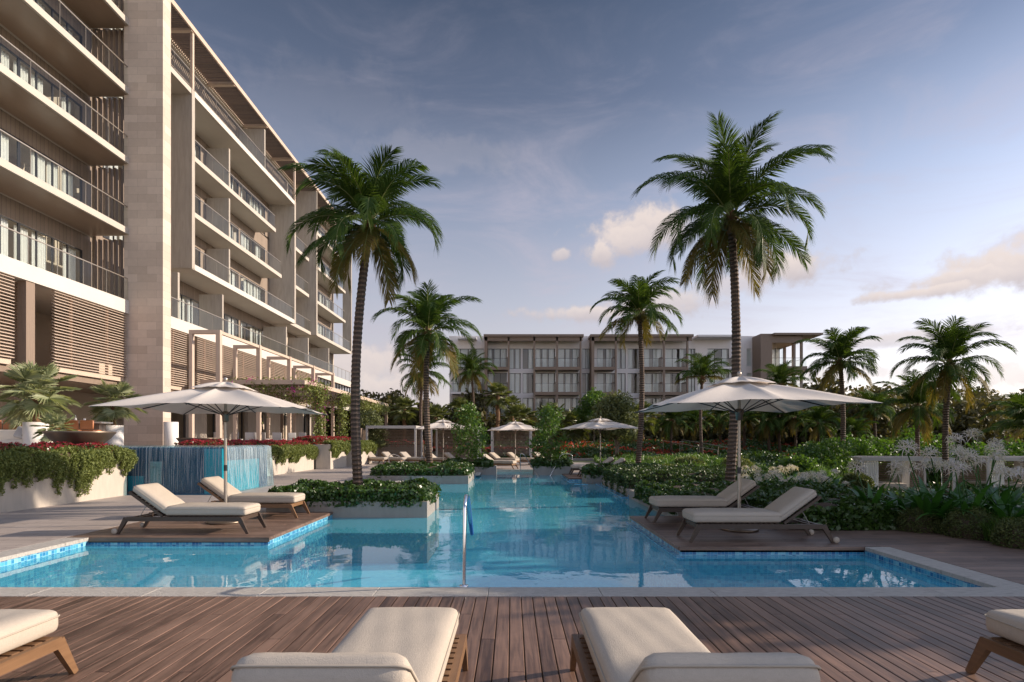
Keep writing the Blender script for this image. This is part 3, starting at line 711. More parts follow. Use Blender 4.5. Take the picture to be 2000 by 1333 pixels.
# coping
mb = MB()
def stones(x0, x1, y0, y1, L=1.2):
    if x1-x0 > y1-y0:
        n = max(1, round((x1-x0)/L)); s = (x1-x0)/n
        for i in range(n): mb.cbox(x0+i*s+.0015, x0+(i+1)*s-.0015, y0, y1, -.055, 0, .006)
    else:
        n = max(1, round((y1-y0)/L)); s = (y1-y0)/n
        for i in range(n): mb.cbox(x0, x1, y0+i*s+.0015, y0+(i+1)*s-.0015, -.055, 0, .006)
stones(-7.6, 5.86, 6.08, 6.46); stones(5.48, 5.86, 6.463, 8.90); stones(-7.6, -7.2, 6.463, 9.76)
struct('pool_coping', mb, M['coping'])
# boards
def boards(name, x0, x1, y0, y1, along, w=.135, gap=.006, L=3.0, z=0.0, thick=.03, m=None, seed=0, joints=None):
    g = random.Random(seed); mb = MB(); t = thick
    if along == 'y':
        n = int((x1-x0)/w); s = (x1-x0)/n
        for i in range(n):
            a = x0+i*s; cuts = [y0]; o = y0+L*((i*2) % 5)/5.0+.15
            while o < y1-.2:
                if o > y0+.2: cuts.append(o)
                o += L
            cuts.append(y1)
            for c0, c1 in zip(cuts[:-1], cuts[1:]): mb.cbox(a+gap/2, a+s-gap/2, c0+.0015, c1-.0015, z-t, z+g.uniform(-.0006, .0006), .004)
    else:
        n = int((y1-y0)/w); s = (y1-y0)/n
        for i in range(n):
            a = y0+i*s; cuts = [x0]; o = x0+L*((i*2) % 5)/5.0+.15
            while o < x1-.2:
                if o > x0+.2: cuts.append(o)
                o += L
            cuts.append(x1)
            for c0, c1 in zip(cuts[:-1], cuts[1:]): mb.cbox(c0+.0015, c1-.0015, a+gap/2, a+s-gap/2, z-t, z+g.uniform(-.0006, .0006), .004)
    return struct(name, mb, m or (M['deck_y'] if along == 'y' else M['deck_x']))
boards('wood_deck', -7.6, 13.0, -1.5, 6.076, 'y', L=3.4, gap=.008, w=.118)
boards('wood_deck', 5.865, 13.0, 6.08, 8.92, 'x', seed=3, w=.14)
boards('wood_deck', 2.60, 8.6, 8.93, 12.58, 'x', seed=4, w=.14)
boards('wood_deck', -7.598, -4.16, 9.77, 13.28, 'x', seed=5, w=.14)
boards('wood_deck', 2.50, 6.2, 25.3, 28.6, 'x', seed=6, w=.14)
# dark edge boards under the deck rims, and the bed the boards lie on
mb = MB(); mb.box(-7.5, -4.13, 9.755, 9.768, -.075, -.002); mb.box(-4.158, -4.14, 9.77, 13.28, -.055, -.002)
mb.box(2.585, 2.598, 8.93, 12.58, -.055, -.002); mb.box(2.60, 5.478, 8.905, 8.928, -.055, -.002); mb.box(2.485, 2.498, 25.3, 28.6, -.055, -.002); mb.box(2.5, 3.1, 25.285, 25.298, -.055, -.002)
struct('deck_edge', mb, M['deck_x'])
mb = MB()
for b in [(-7.6, 13, -1.5, 6.07), (5.87, 13, 6.09, 8.92), (2.62, 8.6, 8.94, 12.57), (-7.59, -4.17, 9.78, 13.27), (2.52, 6.2, 25.31, 28.59)]: mb.box(*b, -.09, -.034)
struct('deck_bed', mb, M['under'])
# paved terrace
mb = MB()
for b in [(-11.7, -7.604, -2, 13.28), (-11.7, -4.70, 13.283, 20.9), (-11.5, -4.70, 20.9, 24.0), (-11.7, -5.8, 24.0, 28.0), (-11.7, -1.8, 28.0, 34.0), (-14, 8.5, 34.0, 44.5), (-1.8, 3.1, 32.6, 34.0), (3.1, 8.5, 28.62, 34.0)]:
    mb.cbox(*b, -.055, 0, .004)
struct('terrace', mb, M['paver'])
struct('terrace_edge', MB().box(-1.0, 1.2, 32.50, 32.595, -.25, .008).cbox(-4.72, -4.45, 15.5, 24.0, -.05, .012).cbox(-1.83, -1.6, 28.0, 34.0, -.05, .012), M['coping'])
# raised restaurant terrace
struct('raised_terrace', MB().box(-40, -12.0, 10, 21.0, -.5, 1.30).box(-40, -11.62, 21.0, 33.0, -.5, 1.30).box(-40, -11.3, 33.0, 62, -.5, 1.30), M['paver'])

# ------------------------------------------------------------ planters
def planter(label, x0, x1, y0, y1, top, wall=.13, bottom=-1.25, name='planter', m=None, cat='planter', group=None):
    t = thing(name, label, cat, ((x0+x1)/2, (y0+y1)/2, 0), 0, group); hx, hy = (x1-x0)/2, (y1-y0)/2
    mb = MB()
    mb.cbox(-hx, hx, -hy, -hy+wall, bottom, top); mb.cbox(-hx, hx, hy-wall, hy, bottom, top)
    mb.cbox(-hx, -hx+wall, -hy+wall, hy-wall, bottom, top); mb.cbox(hx-wall, hx, -hy+wall, hy-wall, bottom, top)
    mb.build('wall', m or M['planter'], t)
    MB().box(-hx+wall, hx-wall, -hy+wall, hy-wall, bottom, top-.07).build('soil', M['soil'], t); return t
planter('long low concrete planter in the pool beside the left wooden deck', -5.7, -1.97, 13.3, 15.45, .235)
planter('low concrete planter in the pool behind the nearest planted one, left of the water', -6.0, -1.8, 23.6, 27.8, .20)
planter('far concrete planter on the left corner of the pool end, with a small leafy tree', -3.6, -.85, 29.8, 31.8, .28)
planter('far concrete planter at the pool end with two steel handrails in front', 1.15, 3.08, 29.6, 31.9, .32)
planter('concrete planter along the right pool edge behind the wooden deck with two loungers', 3.65, 9.5, 12.6, 17.9, .12)
planter('concrete planter on the right pool edge holding the clipped hedge', 3.66, 10.0, 18.1, 23.4, .12, bottom=-.5)
planter('small concrete planter at the corner of the far right deck', 3.07, 6.6, 23.6, 25.25, .22)
planter('low grey planter at the back edge of the right deck under glossy groundcover', 5.35, 7.05, 10.72, 12.3, .13, bottom=-.2)
HG = 'hedges in the pool planters'
hedge('hedge', 'glossy green hedge with tiny white flowers under the tall left palm', (-5.6, -2.1, 13.4, 15.35, .16, .55), 15000, .062, M['hedge'], flowers=90, fsize=.035, seed=2, over=.09, group=HG)
hedge('hedge', 'green hedge in the second pool planter, under the mid-size palm', (-5.75, -1.95, 23.75, 27.6, .14, .55), 11000, .085, M['hedge'], flowers=90, fsize=.045, seed=3, over=.07, group=HG)
hedge('hedge', 'low dark hedge under the small leafy tree left of the far loungers', (-3.5, -1.2, 29.9, 31.7, .22, .62), 4500, .10, M['hedge'], seed=4, over=.08, group=HG)
hedge('hedge', 'low hedge behind the pool handrails at the far end of the pool', (1.2, 3.0, 29.7, 31.8, .26, .66), 4500, .10, M['hedge'], seed=5, over=.08, group=HG)
hedge('hedge', 'loose hedge with many tiny white flowers behind the right deck loungers', (3.72, 8.6, 12.75, 16.6, .05, .44), 30000, .065, M['hedge'], flowers=650, fsize=.03, seed=6, over=.14)
hedge('hedge', 'closely clipped dark hedge on the right pool edge, farther than the flowering one', (3.75, 8.6, 18.3, 23.2, -.1, .62), 26000, .065, M['hedge_dark'], flowers=160, fsize=.04, seed=7, over=.05, amp=.07)
hedge('hedge', 'small hedge in the corner planter beside the far right deck', (3.2, 6.4, 23.7, 25.1, .15, .60), 7000, .08, M['hedge'], flowers=60, fsize=.04, seed=8, over=.06)
hedge('groundcover', 'glossy dark groundcover with a few white flowers behind the nearest right lounger', (5.35, 7.15, 10.75, 12.6, .05, .45), 9000, .075, M['hedge'], cat='shrub', flowers=70, fsize=.035, seed=9, over=.16)
hedge('groundcover', 'small-leaved flowering groundcover between the two right lounger backrests', (6.4, 8.4, 11.9, 13.6, -.05, .34), 12000, .06, M['hedge'], cat='shrub', flowers=200, fsize=.03, seed=10, over=.10)

# trailing-plant walls of the raised terrace
def ivy_wall(label, lab2, x, y0, y1, top, low, n, seed, size=.042, wallx=1.0, front=True, drop=.75):
    t = planter(label, x-wallx, x, y0, y1, top, bottom=-.1, m=M['cream'], name='planter_wall', cat='planter wall')
    g = np.random.default_rng(seed); v = thing('trailing_plant', lab2, 'trailing plant', (x, (y0+y1)/2, top), 0)
    ns = int((y1-y0)*26); SY = g.uniform(y0, y1+.04, ns); SL = drop*(.72+.26*np.sin(SY*2.1+seed)*np.sin(SY*.83+1.1)+.10*np.sin(SY*7.3+seed))*g.uniform(.55, 1.35, ns); SW = g.uniform(-.03, .06, ns)
    k = g.integers(0, ns, n); q = g.uniform(0, 1, n)**.85; yy = SY[k]; Y = yy-(y0+y1)/2+.03*np.sin(q*6+SW[k]*90)+g.normal(0, .026, n)
    z = .11-q*SL[k]; X = .03+SW[k]+.15*np.sin(np.pi*np.clip(q*.9+.12, 0, 1))*(.8+.25*np.sin(yy*3.7))+g.normal(0, .035, n)
    P = np.stack([X, Y, z], 1); O = np.tile([.9, 0, .35], (n, 1))
    m2 = n//3; Y2 = g.uniform(y0, y1, m2)-(y0+y1)/2; P2 = np.stack([g.uniform(-.42, .1, m2), Y2, .12+.05*np.sin(Y2*4)+g.normal(0, .03, m2)], 1)
    leaves_obj('foliage', np.concatenate([P, P2]), np.concatenate([O, np.tile([0, 0, 1.0], (m2, 1))]), size, M['ivy'], v, elong=2.0, bias=.25, seed=seed, droop=1.0)
    mb = MB(); mb.grid(lambda a, b: (.02+.07*math.sin(math.pi*min(1, b*.9+.12)), (y0-y1)/2+.03+(y1-y0-.06)*a, .08-b*drop*.26), 40, 4)
    mb.grid(lambda a, b: (-.42+.5*b, (y0-y1)/2+.03+(y1-y0-.06)*a, .07), 12, 3); mb.build('stems', M['soil'], v)
    return t
ivy_wall('cream concrete planter wall at the left edge, in full sun', 'thick green trailing plant over the cream planter wall at the left edge', -11.65, 9.0, 17.35, 1.27, 0, 62000, 1, .029, drop=.95)
ivy_wall('cream planter wall to the right of the waterfall', 'trailing plant on the planter wall right beside the waterfall', -11.35, 21.0, 32.9, 1.22, 0, 40000, 2, .045, drop=.75)
ivy_wall('second planter wall beyond the waterfall, near the pergola posts', 'trailing plant on the middle planter wall, second beyond the waterfall', -10.45, 33.0, 36.2, 1.42, 0, 9000, 3, .07, drop=.8)
ivy_wall('farthest planter wall beyond the waterfall, behind the tall palm trunk', 'trailing plant on the farthest planter wall beside the tall palm trunk', -10.2, 36.6, 42.5, 1.42, 0, 12000, 4, .08, drop=.8)
hedge('flower_bed', 'red flowering plants on the sunny planter wall below the bronze bowl', (-12.6, -11.75, 9.2, 17.0, 1.20, 1.54), 9000, .05, M['hedge'], cat='flower bed', flowers=9000, fmat=M['red'], fsize=.055, seed=21, over=.03, amp=.07)
hedge('flower_bed', 'strip of red flowers on top of the wall right of the waterfall', (-12.4, -11.55, 21.2, 32.8, 1.20, 1.62), 9000, .06, M['hedge'], cat='flower bed', flowers=12000, fmat=M['red'], fsize=.07, seed=22, over=.03, amp=.06)
hedge('flower_bed', 'red flowers along the raised terrace in front of the restaurant posts', (-12.6, -11.5, 33.2, 44.0, 1.3, 1.85), 9000, .08, M['hedge'], cat='flower bed', flowers=12000, fmat=M['red'], fsize=.085, seed=23, over=.03, amp=.06)

# ------------------------------------------------------------ waterfall
t = thing('waterfall', 'wall of falling water over blue and turquoise tiles, left of the pool', 'waterfall', (-10.5, 19.2, 0))
MB().box(-3.2, 1.45, -1.35, 2.0, -.05, 1.42).build('basin', M['dtile'], t)
MB().box(.95, 1.5, -1.40, -1.30, 0, 1.40).box(1.452, 1.50, -1.30, 1.2, 0, 1.02).box(-1.42, -.95, -1.41, -1.345, -.02, .55).build('glass_tile_panel', M['turq'], t)
MB().box(-.75, -.40, -1.375, -1.355, .1, 1.0).build('stone_inset', M['coping'], t)
mb = MB()
def fall_front(u, v):
    a = v*1.0; x = -3.2+4.8*u
    if v < .2: q = v/.2*math.pi/2; return (x, -1.30-.22*math.sin(q), 1.40+.09*math.cos(q))
    return (x, -1.52-.06*(v-.2)+.006*math.sin(x*44+v*3)*v, 1.40-1.40*(v-.2)/.8)
def fall_side(u, v):
    y = -1.42+3.4*u
    if v < .2: q = v/.2*math.pi/2; return (1.40+.22*math.sin(q), y, 1.40+.09*math.cos(q))
    return (1.62+.10*(v-.2)+.006*math.sin(y*44+v*3)*v, y, 1.40-1.40*(v-.2)/.8)
mb.grid(fall_front, 220, 24); mb.quad((-3.2, -1.30, 1.49), (1.42, -1.30, 1.49), (1.42, 1.98, 1.49), (-3.2, 1.98, 1.49)); mb.build('falling_water', M['fall'], t); MB().grid(fall_side, 200, 24).build('foaming_water', M['fallw'], t)
def strands(name, fn, n, seed, wmax, lo=0.0, hi=1.0):
    g = random.Random(seed); V = []; Q = []
    for i in range(n):
        u = g.uniform(lo, hi); v0 = g.choice((0.0, 0.0, g.uniform(0, .7))); v1 = min(1, v0+g.uniform(.15, 1.0)); w_ = g.uniform(.15, 1)**2*wmax+.0008; K = 9; b0 = len(V); dr = g.uniform(-.002, .002)
        for k in range(K+1):
            s = k/K; v = v0+(v1-v0)*s; ww = w_*(math.sin(math.pi*min(1, max(.04, s+.12 if v0 == 0 else s)))**.5)
            for e in (-1, 1):
                p = fn(min(1, max(0, u+e*ww+dr*s)), v); V.append((p[0]+(.012 if fn is fall_side else 0), p[1]-(.012 if fn is fall_front else 0), p[2]+.004))
        Q += [(b0+2*k, b0+2*k+1, b0+2*k+3, b0+2*k+2) for k in range(K)]
    link(name, mesh_np(name, V, [np.array(Q)], M['strand']), t)
strands('water_strands', fall_front, 460, 1, .0011); strands('water_strands', fall_side, 620, 2, .0026, .02, .98)
struct('basin_water', MB().box(-12.0, -8.75, 17.35, 17.68, .002, .02), M['dtile'])

# ------------------------------------------------------------ furniture
def make_lounger():
    t = thing('sun_lounger', 'x', 'sun lounger')
    W = .36; mb = MB()                                                # head at -x, foot at +x
    for s in (-1, 1): mb.beam((-.99, s*W, .262), (1.02, s*W, .262), .045, .075)
    mb.beam((-.97, -W, .26), (-.97, W, .26), .06, .05); mb.beam((1.0, -W, .262), (1.0, W, .262), .05, .07)
    for i in range(15): mb.box(-.30+i*.088, -.30+i*.088+.06, -W+.02, W-.02, .285, .305)
    mb.build('frame', M['teak'], t)
    for sx in (-1, 1):
        for sy in (-1, 1):
            top = (sx*1.0, sy*W, .275); bot = (sx*1.15, sy*(W+.005), 0.0)
            leg = MB().beam(top, bot, .045, .085, .036, .042, up=(1, 0, 0)).build('leg', M['teak'], t)
            if sx < 0: MB().lathe([(.001, -.022), (.045, -.02), (.05, -.01), (.05, .01), (.045, .02), (.001, .022)], 14).build('wheel', M['piping'], leg, (-1.19, sy*(W+.03), .05)).rotation_euler = (R(90), 0, 0)
    MB().rbox(-.36, 1.09, -.325, .325, .315, .475, .05, 14, .022).build('seat_cushion', M['cushion'], t, merge=True)
    ang = R(36); b = thing('backrest', None, None, (-.36, 0, .335)); b.parent = t; b.rotation_euler = (0, ang, 0)
    bf = MB()
    for s in (-1, 1): bf.beam((0, s*.335, -.03), (-.70, s*.335, -.03), .035, .04)
    for i in range(8): bf.box(-.68+i*.088, -.62+i*.088, -.32, .32, -.04, -.02)
    bf.beam((-.71, -.35, -.03), (-.71, .35, -.03), .04, .045); bf.build('back_frame', M['teak'], b)
    MB().rbox(-.735, .03, -.325, .325, -.005, .135, .055, 10, .02).build('back_cushion', M['cushion'], b, merge=True)
    mb = MB()
    for s in (-1, 1): mb.tube([(-.36-.40*math.cos(ang), s*.27, .32+.40*math.sin(ang)-.03), (-.82, s*.27, .29)], .006, 5)
    mb.tube([(-.82, -.27, .29), (-.82, .27, .29)], .006, 5); mb.build('prop', M['rope'], t)
    # piping runs as a cord round each cushion
    def cord(x0, x1, hy, z, r=.045):
        pts = []
        for cx, cy, a0 in ((x1-r, hy-r, 0), (x0+r, hy-r, 90), (x0+r, -hy+r, 180), (x1-r, -hy+r, 270)):
            for k in range(5): a = R(a0+k*22.5); pts.append((cx+r*math.cos(a), cy+r*math.sin(a), z))
        pts.append(pts[0]); return pts
    sc = [o for o in t.children if o.name.startswith('seat_cushion')][0]
    MB().tube(cord(-.362, 1.092, .327, .43), .006, 5, False).build('piping', M['piping'], sc)

    MB().tube(cord(-.737, .032, .327, .082), .006, 5, False).build('back_piping', M['piping'], b)
    return t
LNG = make_lounger(); NF = [True]
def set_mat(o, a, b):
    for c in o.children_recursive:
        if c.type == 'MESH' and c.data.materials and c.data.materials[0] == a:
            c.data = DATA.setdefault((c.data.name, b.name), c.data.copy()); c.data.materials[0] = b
DATA = {}
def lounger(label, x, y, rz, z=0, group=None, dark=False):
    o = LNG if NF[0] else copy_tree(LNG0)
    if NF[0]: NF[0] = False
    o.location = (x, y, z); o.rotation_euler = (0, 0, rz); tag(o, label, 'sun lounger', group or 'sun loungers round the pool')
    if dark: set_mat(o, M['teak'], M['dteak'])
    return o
LNG0 = LNG
lounger('cream lounger in the foreground, just left of centre, backrest towards the viewer', -.70, 2.98, R(90))
lounger('cream lounger in the foreground, just right of centre, backrest towards the viewer', .80, 2.98, R(90))
lounger('foreground lounger cut off by the left edge of the picture, only its foot end showing', -3.48, 2.93, R(90))
lounger('foreground lounger cut off by the right edge, only a leg and cushion end showing', 3.62, 2.93, R(90))
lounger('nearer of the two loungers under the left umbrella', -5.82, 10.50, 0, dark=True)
lounger('farther of the two loungers under the left umbrella, behind its pole', -5.72, 12.55, 0)
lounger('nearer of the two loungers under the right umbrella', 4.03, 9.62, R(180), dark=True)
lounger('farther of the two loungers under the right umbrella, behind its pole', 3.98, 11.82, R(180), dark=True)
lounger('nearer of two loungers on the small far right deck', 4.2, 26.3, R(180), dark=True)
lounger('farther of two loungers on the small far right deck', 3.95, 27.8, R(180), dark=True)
for k, (lx, ly, rz, lb) in enumerate([(-9.6, 40.6, -34, 'lounger in the left cabana, nearest the terrace wall'), (-8.3, 40.3, -34, 'middle lounger of the three in the left cabana'), (-7.0, 40.1, -34, 'right-hand lounger of the three in the left cabana'),
        (-5.0, 39.2, -25, 'lounger just right of the mid-size palm trunk, by the second cabana'), (-.6, 38.2, -28, 'far lounger beneath the middle small umbrella, on its left'), (.6, 38.9, -28, 'far lounger beneath the middle small umbrella, on its right'),
        (2.3, 39.0, -40, 'far lounger at the right post of the third cabana'), (-.85, 33.7, -20, 'lounger at the far end of the pool, closest to the water'), (-3.6, 38.0, -25, 'lounger behind the small leafy tree at the pool end')]):
    lounger(lb, lx, ly, R(rz), group='loungers at the far end of the pool')

def make_umbrella():
    t = thing('umbrella', 'x', 'umbrella'); H = 1.62; zc, zt, zm = 2.27, 2.80, 2.20
    MB().lathe([(.001, 0), (.33, 0), (.34, .012), (.34, .035), (.32, .045), (.06, .055), (.05, .07), (.05, .30), (.03, .31)], 28).build('base', M['bronze'], t)
    MB().tube([(0, 0, .05), (0, 0, 1.05)], .032, 12).tube([(0, 0, 1.15), (0, 0, 2.78)], .028, 12).build('pole', M['pmetal'], t)
    MB().tube([(0, 0, 1.04), (0, 0, 1.16)], .035, 12).build('pole_joint', M['dmetal'], t)
    MB().lathe([(.03, 2.02), (.06, 2.04), (.065, 2.14), (.085, 2.17), (.085, 2.22), (.04, 2.24)], 14).build('hub', M['bronze'], t)
    MB().lathe([(.001, 2.93), (.03, 2.92), (.042, 2.89), (.035, 2.85), (.02, 2.83), (.03, 2.80)], 12).build('finial', M['pmetal'], t)
    def ring(a):                                                      # square outline by angle, corners at 45 deg
        c, s = math.cos(a), math.sin(a); k = 1/max(abs(c), abs(s)); return k
    def canopy(Hs, z_top, z_rim, r0, sag, wave, scallop):
        def fn(u, v):
            a = 2*math.pi*u+R(45); k = ring(a); r = (r0+(Hs-r0)*v)*k*1.0
            seg = (a/(math.pi/4)) % 1.0; mid = math.sin(math.pi*seg)     # 0 on a rib, 1 between ribs
            edge = 1-scallop*mid*v**3; drop = (z_top-z_rim)
            corner = (k-1)/.4142
            z = z_top-drop*(v**1.0)*(.86+.14*corner)-sag*mid*math.sin(math.pi*min(1, v*.9))+wave*mid*v*math.sin(u*57)*.5
            z += .03*math.sin(math.pi*v)*(1-mid)
            return (r*edge*math.cos(a), r*edge*math.sin(a), z)
        return fn
    mb = MB(); f = canopy(H, zt-.06, zc-.03, .10, .055, .035, .035); mb.grid(f, 128, 22)
    cn = mb.build('canopy', M['canvas'], t)
    mb = MB(); f2 = canopy(.47, zt+.03, zt-.125, .03, .015, .02, .04); mb.grid(f2, 64, 8); mb.build('vent', M['canvas'], cn)
    for i in range(8):
        a = R(45*i); k = ring(a)*H*.985; rise = .05 if i % 2 == 0 else 0
        ob = MB().tube([(math.cos(a)*.06, math.sin(a)*.06, zt-.10), (math.cos(a)*k*.5, math.sin(a)*k*.5, (zt-.10+zc-.03+rise)/2-.02), (math.cos(a)*k, math.sin(a)*k, zc-.035+rise)], .012, 6).build('rib', M['dmetal'], t)
        MB().tube([(math.cos(a)*.07, math.sin(a)*.07, 2.17), (math.cos(a)*k*.46, math.sin(a)*k*.46, (zt-.1)*.54+(zc-.03+rise)*.46-.03)], .010, 6).build('strut', M['dmetal'], ob)
    return t
UM0 = make_umbrella()
for i, (x, y, rz, sc, lb) in enumerate([(-5.77, 11.55, 4, 1, 'large cream square umbrella over the two left deck loungers'), (4.20, 10.6, 0, 1, 'large cream square umbrella over the two right deck loungers'),
        (4.65, 30.2, 28, 1, 'cream umbrella over the small far right deck, before the red flower slope'), (-4.35, 36.3, 12, 1.05, 'small-looking white umbrella just right of the mid-size palm trunk'), (.22, 38.2, 16, 1.03, 'small-looking white umbrella at the centre of the pool end')]):
    o = UM0 if i == 0 else copy_tree(UM0)
    o.location = (x, y, 0); o.rotation_euler = (0, 0, R(rz)); o.scale = (sc,)*3; tag(o, lb, 'umbrella', 'square poolside umbrellas')

# handrails
def rail(label, pts, r=.021, sleeve=None, base=True):
    p0 = Vector(pts[0]); t = thing('pool_handrail', label, 'handrail', p0)
    sm = []; P = [Vector(p)-p0 for p in pts]
    for i in range(len(P)-1):
        if i: sm.append(P[i].lerp(P[i+1], min(.5, .10/(P[i+1]-P[i]).length)))
        else: sm.append(P[0])
        if i < len(P)-2: sm.append(P[i+1].lerp(P[i], min(.5, .10/(P[i+1]-P[i]).length))); sm.append(P[i+1].lerp((P[i]+P[i+2])/2, .12))
    sm.append(P[-1]); MB().tube(sm, r, 10).build('tube', M['chrome'], t)
    if base: MB().lathe([(.05, 0), (.05, .012), (.024, .02)], 14).build('floor_flange', M['chrome'], t)
    if sleeve: MB().tube([Vector(p)-p0 for p in sleeve], r*1.25, 10).build('sleeve', M['sleeve'], t)
    return t
rail('polished handrail with a blue sleeve standing on the near pool edge', [(-.545, 6.5, 0), (-.535, 6.52, .98), (-.53, 6.75, 1.03), (-.54, 7.75, .38)], sleeve=[(-.531, 6.86, .975), (-.54, 7.72, .40)])
rail('steel handrail at the left of the far pool end, by the small dark lounger', [(.45, 30.9, -.02), (.45, 30.9, .95), (.62, 30.4, .95), (1.35, 28.3, -.2)])
rail('steel handrail at the far pool end, in front of the hedged planter', [(3.2, 30.5, -.02), (3.2, 30.5, .93), (2.6, 30.2, .95), (1.9, 29.0, -.2)])
rail('steel handrail on the left terrace, in front of the cabana with three loungers', [(-6.35, 26.6+3, -.02), (-6.35, 29.6, .93), (-5.9, 29.4, .93), (-4.6, 28.3, .1)])

# bowls
def bowl(label, x, y, z, r, h):
    t = thing('fire_bowl', label, 'bowl', (x, y, z), 0, 'bronze bowls on the raised terrace')
    MB().lathe([(.001, 0), (r*.30, 0), (r*.55, h*.18), (r*.82, h*.55), (r*.97, h*.9), (r, h), (r*.95, h), (r*.9, h*.85), (.001, h*.70)], 36).build('bowl', M['bronze'], t)
bowl('large bronze bowl standing among red flowers on the left planter wall', WX(157, 17.0), 17.0, 1.42, .90, .50)
bowl('bronze bowl behind the waterfall, right of the stone tower', WX(389, 23.0), 23.0, 1.3, .82, .46)
# ------------------------------------------------------------ hotel on the left
FX = -19.2
ORD = 'first second third fourth fifth sixth seventh eighth ninth tenth eleventh twelfth'.split()
H = thing('hotel_building', 'large beige hotel with long balconies and a stone tower, left of the pool', 'building', (-20, 40, 0))
def hp(name, mb, m, merge=False):
    o = mb.build(name, m, None); o.parent = H; o.matrix_parent_inverse = Matrix.Translation((20, -40, 0)); return o
def sub(name, mb, m, par):
    o = mb.build(name, m, par); return o
T0 = MB().box(-19.45, -17.5, 28.75, 29.42, 1.25, 32.5); hp('stone_tower', T0, M['tower'])
FL = [8.66, 12.28, 15.82, 19.3, 22.75]          # floor surfaces
EW = -21.4                                       # window wall plane
Y0, Y1 = 14.0, 68.5
hp('fascia_beam', MB().box(FX-.35, FX, Y0, 71.0, 8.0, 8.66), M['fascia'])
hp('ceiling', MB().box(-30, FX-.352, Y0, 71, 8.1, 8.64), M['fascia'])
hp('wall', MB().box(-34, -24.6, Y0, Y1, 1.2, 26.1), M['interior'])
hp('end_wall', MB().box(-24.6, EW+.1, Y1-.25, Y1, 8.67, 26.1).box(-24.6, -21.2, Y1-14.5, Y1-14.3, 8.67, 26.1), M['plaster_warm'])
def slab(x1, ya, yb, zt, th=.30, under='slab'):
    """one balcony: slab, board soffit, glass rail"""
    o = hp('balcony', MB().box(EW-3.0, x1, ya, yb, zt-th, zt), M['slab'])
    def s(name, mb, m):
        q = mb.build(name, m, None); q.parent = o; return q
    s('soffit', MB().box(EW+.15, x1-.12, ya+.06, yb-.06, zt-th-.012, zt-th-.003), M[under])
    rl = MB(); n = max(1, round((yb-ya)/1.45)); st = (yb-ya-.1)/n
    rl.beam((x1-.08, ya+.05, zt+1.08), (x1-.08, yb-.05, zt+1.08), .045, .04)
    for i in range(n+1): rl.beam((x1-.08, ya+.05+i*st, zt), (x1-.08, ya+.05+i*st, zt+1.08), .012, .03)
    s('railing', rl, M['pmetal'])
    gp = MB()
    for i in range(n): gp.quad((x1-.08, ya+.07+i*st, zt+.03), (x1-.08, ya+.03+(i+1)*st, zt+.03), (x1-.08, ya+.03+(i+1)*st, zt+1.05), (x1-.08, ya+.07+i*st, zt+1.05))
    s('glass_panel', gp, M['rglass']); return o
def window(ya, yb, zf, h=2.45, n=4, x=EW, curt=(0, 1, 1, 0), cold=0):
    o = hp('window', MB(), M['glass']); fr = MB(); w = (yb-ya)/n
    gl = MB().quad((x-.005, ya+.02, zf+.05), (x-.005, yb-.02, zf+.05), (x-.005, yb-.02, zf+h-.03), (x-.005, ya+.02, zf+h-.03))
    me = gl.mesh('pane', M['glass']); o.data = me; o.name = 'window'
    for i in range(n+1): fr.box(x-.04, x+.03, ya+i*w-.03, ya+i*w+.03, zf+.02, zf+h)
    fr.box(x-.04, x+.032, ya, yb, zf+.01, zf+.06); fr.box(x-.04, x+.032, ya, yb, zf+h-.05, zf+h)
    q = fr.build('frame', M['dmetal'], None); q.parent = o
    cm = MB()
    for i in range(n):
        cseg = []
        if curt[i % len(curt)]: cseg = [(ya+i*w+.06, ya+i*w+w*random.uniform(.6, .97))]
        for a, b in cseg:
            nw = max(3, int((b-a)/.13)); ph = random.random()*6
            cm.grid(lambda u, v, a=a, b=b, nw=nw, ph=ph: (x-.28+.05*math.sin(u*nw*2*math.pi+ph), a+(b-a)*u, zf+.06+(h-.1)*v), nw*8, 1)
    if cm.v: q = cm.build('curtain', M['curtain'], None); q.parent = o
    return o
ceil = [12.0-.02, 15.5, 19.0, 22.4, 26.1]
# left of the tower
for k, z in enumerate(FL):
    if k: slab(FX, Y0, 28.95, z, .30, 'soffit')
    wz = z+2.45
    hp('wood_wall', MB().box(EW-.15, EW+.005, Y0, 28.55, wz+.002, z+3.60 if k < 4 else 26.1).box(EW-.15, EW+.005, 28.55, 29.2, z, z+3.3), M['panel'])
    for a in (14.0, 17.6, 21.2, 24.85): window(a+.05, a+3.65, z, curt=((1, 1, 0, 1), (0, 1, 1, 1), (1, 1, 0, 1))[k % 3])
    fn = MB()
    for i in range(8): fn.box(-21.2+i*.262, -21.2+i*.262+.10, 29.0, 29.2, z+.003, z+(3.17 if k < 4 else 3.3))
    hp('fin_screen', fn, M['timber'])
    hp('side_wall', MB().box(-24.4, -21.25, 32.0, 32.2, z, z+3.2), M['concrete'])
# rail on the long beam
def beam_rail(ya, yb, z=8.66):
    mb = MB().beam((FX-.06, ya, z+1.1), (FX-.06, yb, z+1.1), .045, .04); n = round((yb-ya)/1.5); st = (yb-ya)/n
    for i in range(n+1): mb.beam((FX-.06, ya+i*st, z), (FX-.06, ya+i*st, z+1.08), .012, .03)
    o = hp('railing', mb, M['pmetal'])
    q = MB().quad((FX-.06, ya, z+.02), (FX-.06, yb, z+.02), (FX-.06, yb, z+1.06), (FX-.06, ya, z+1.06)).build('glass_panel', M['rglass'], None); q.parent = o
beam_rail(Y0, 28.7); beam_rail(29.5, 70.8)
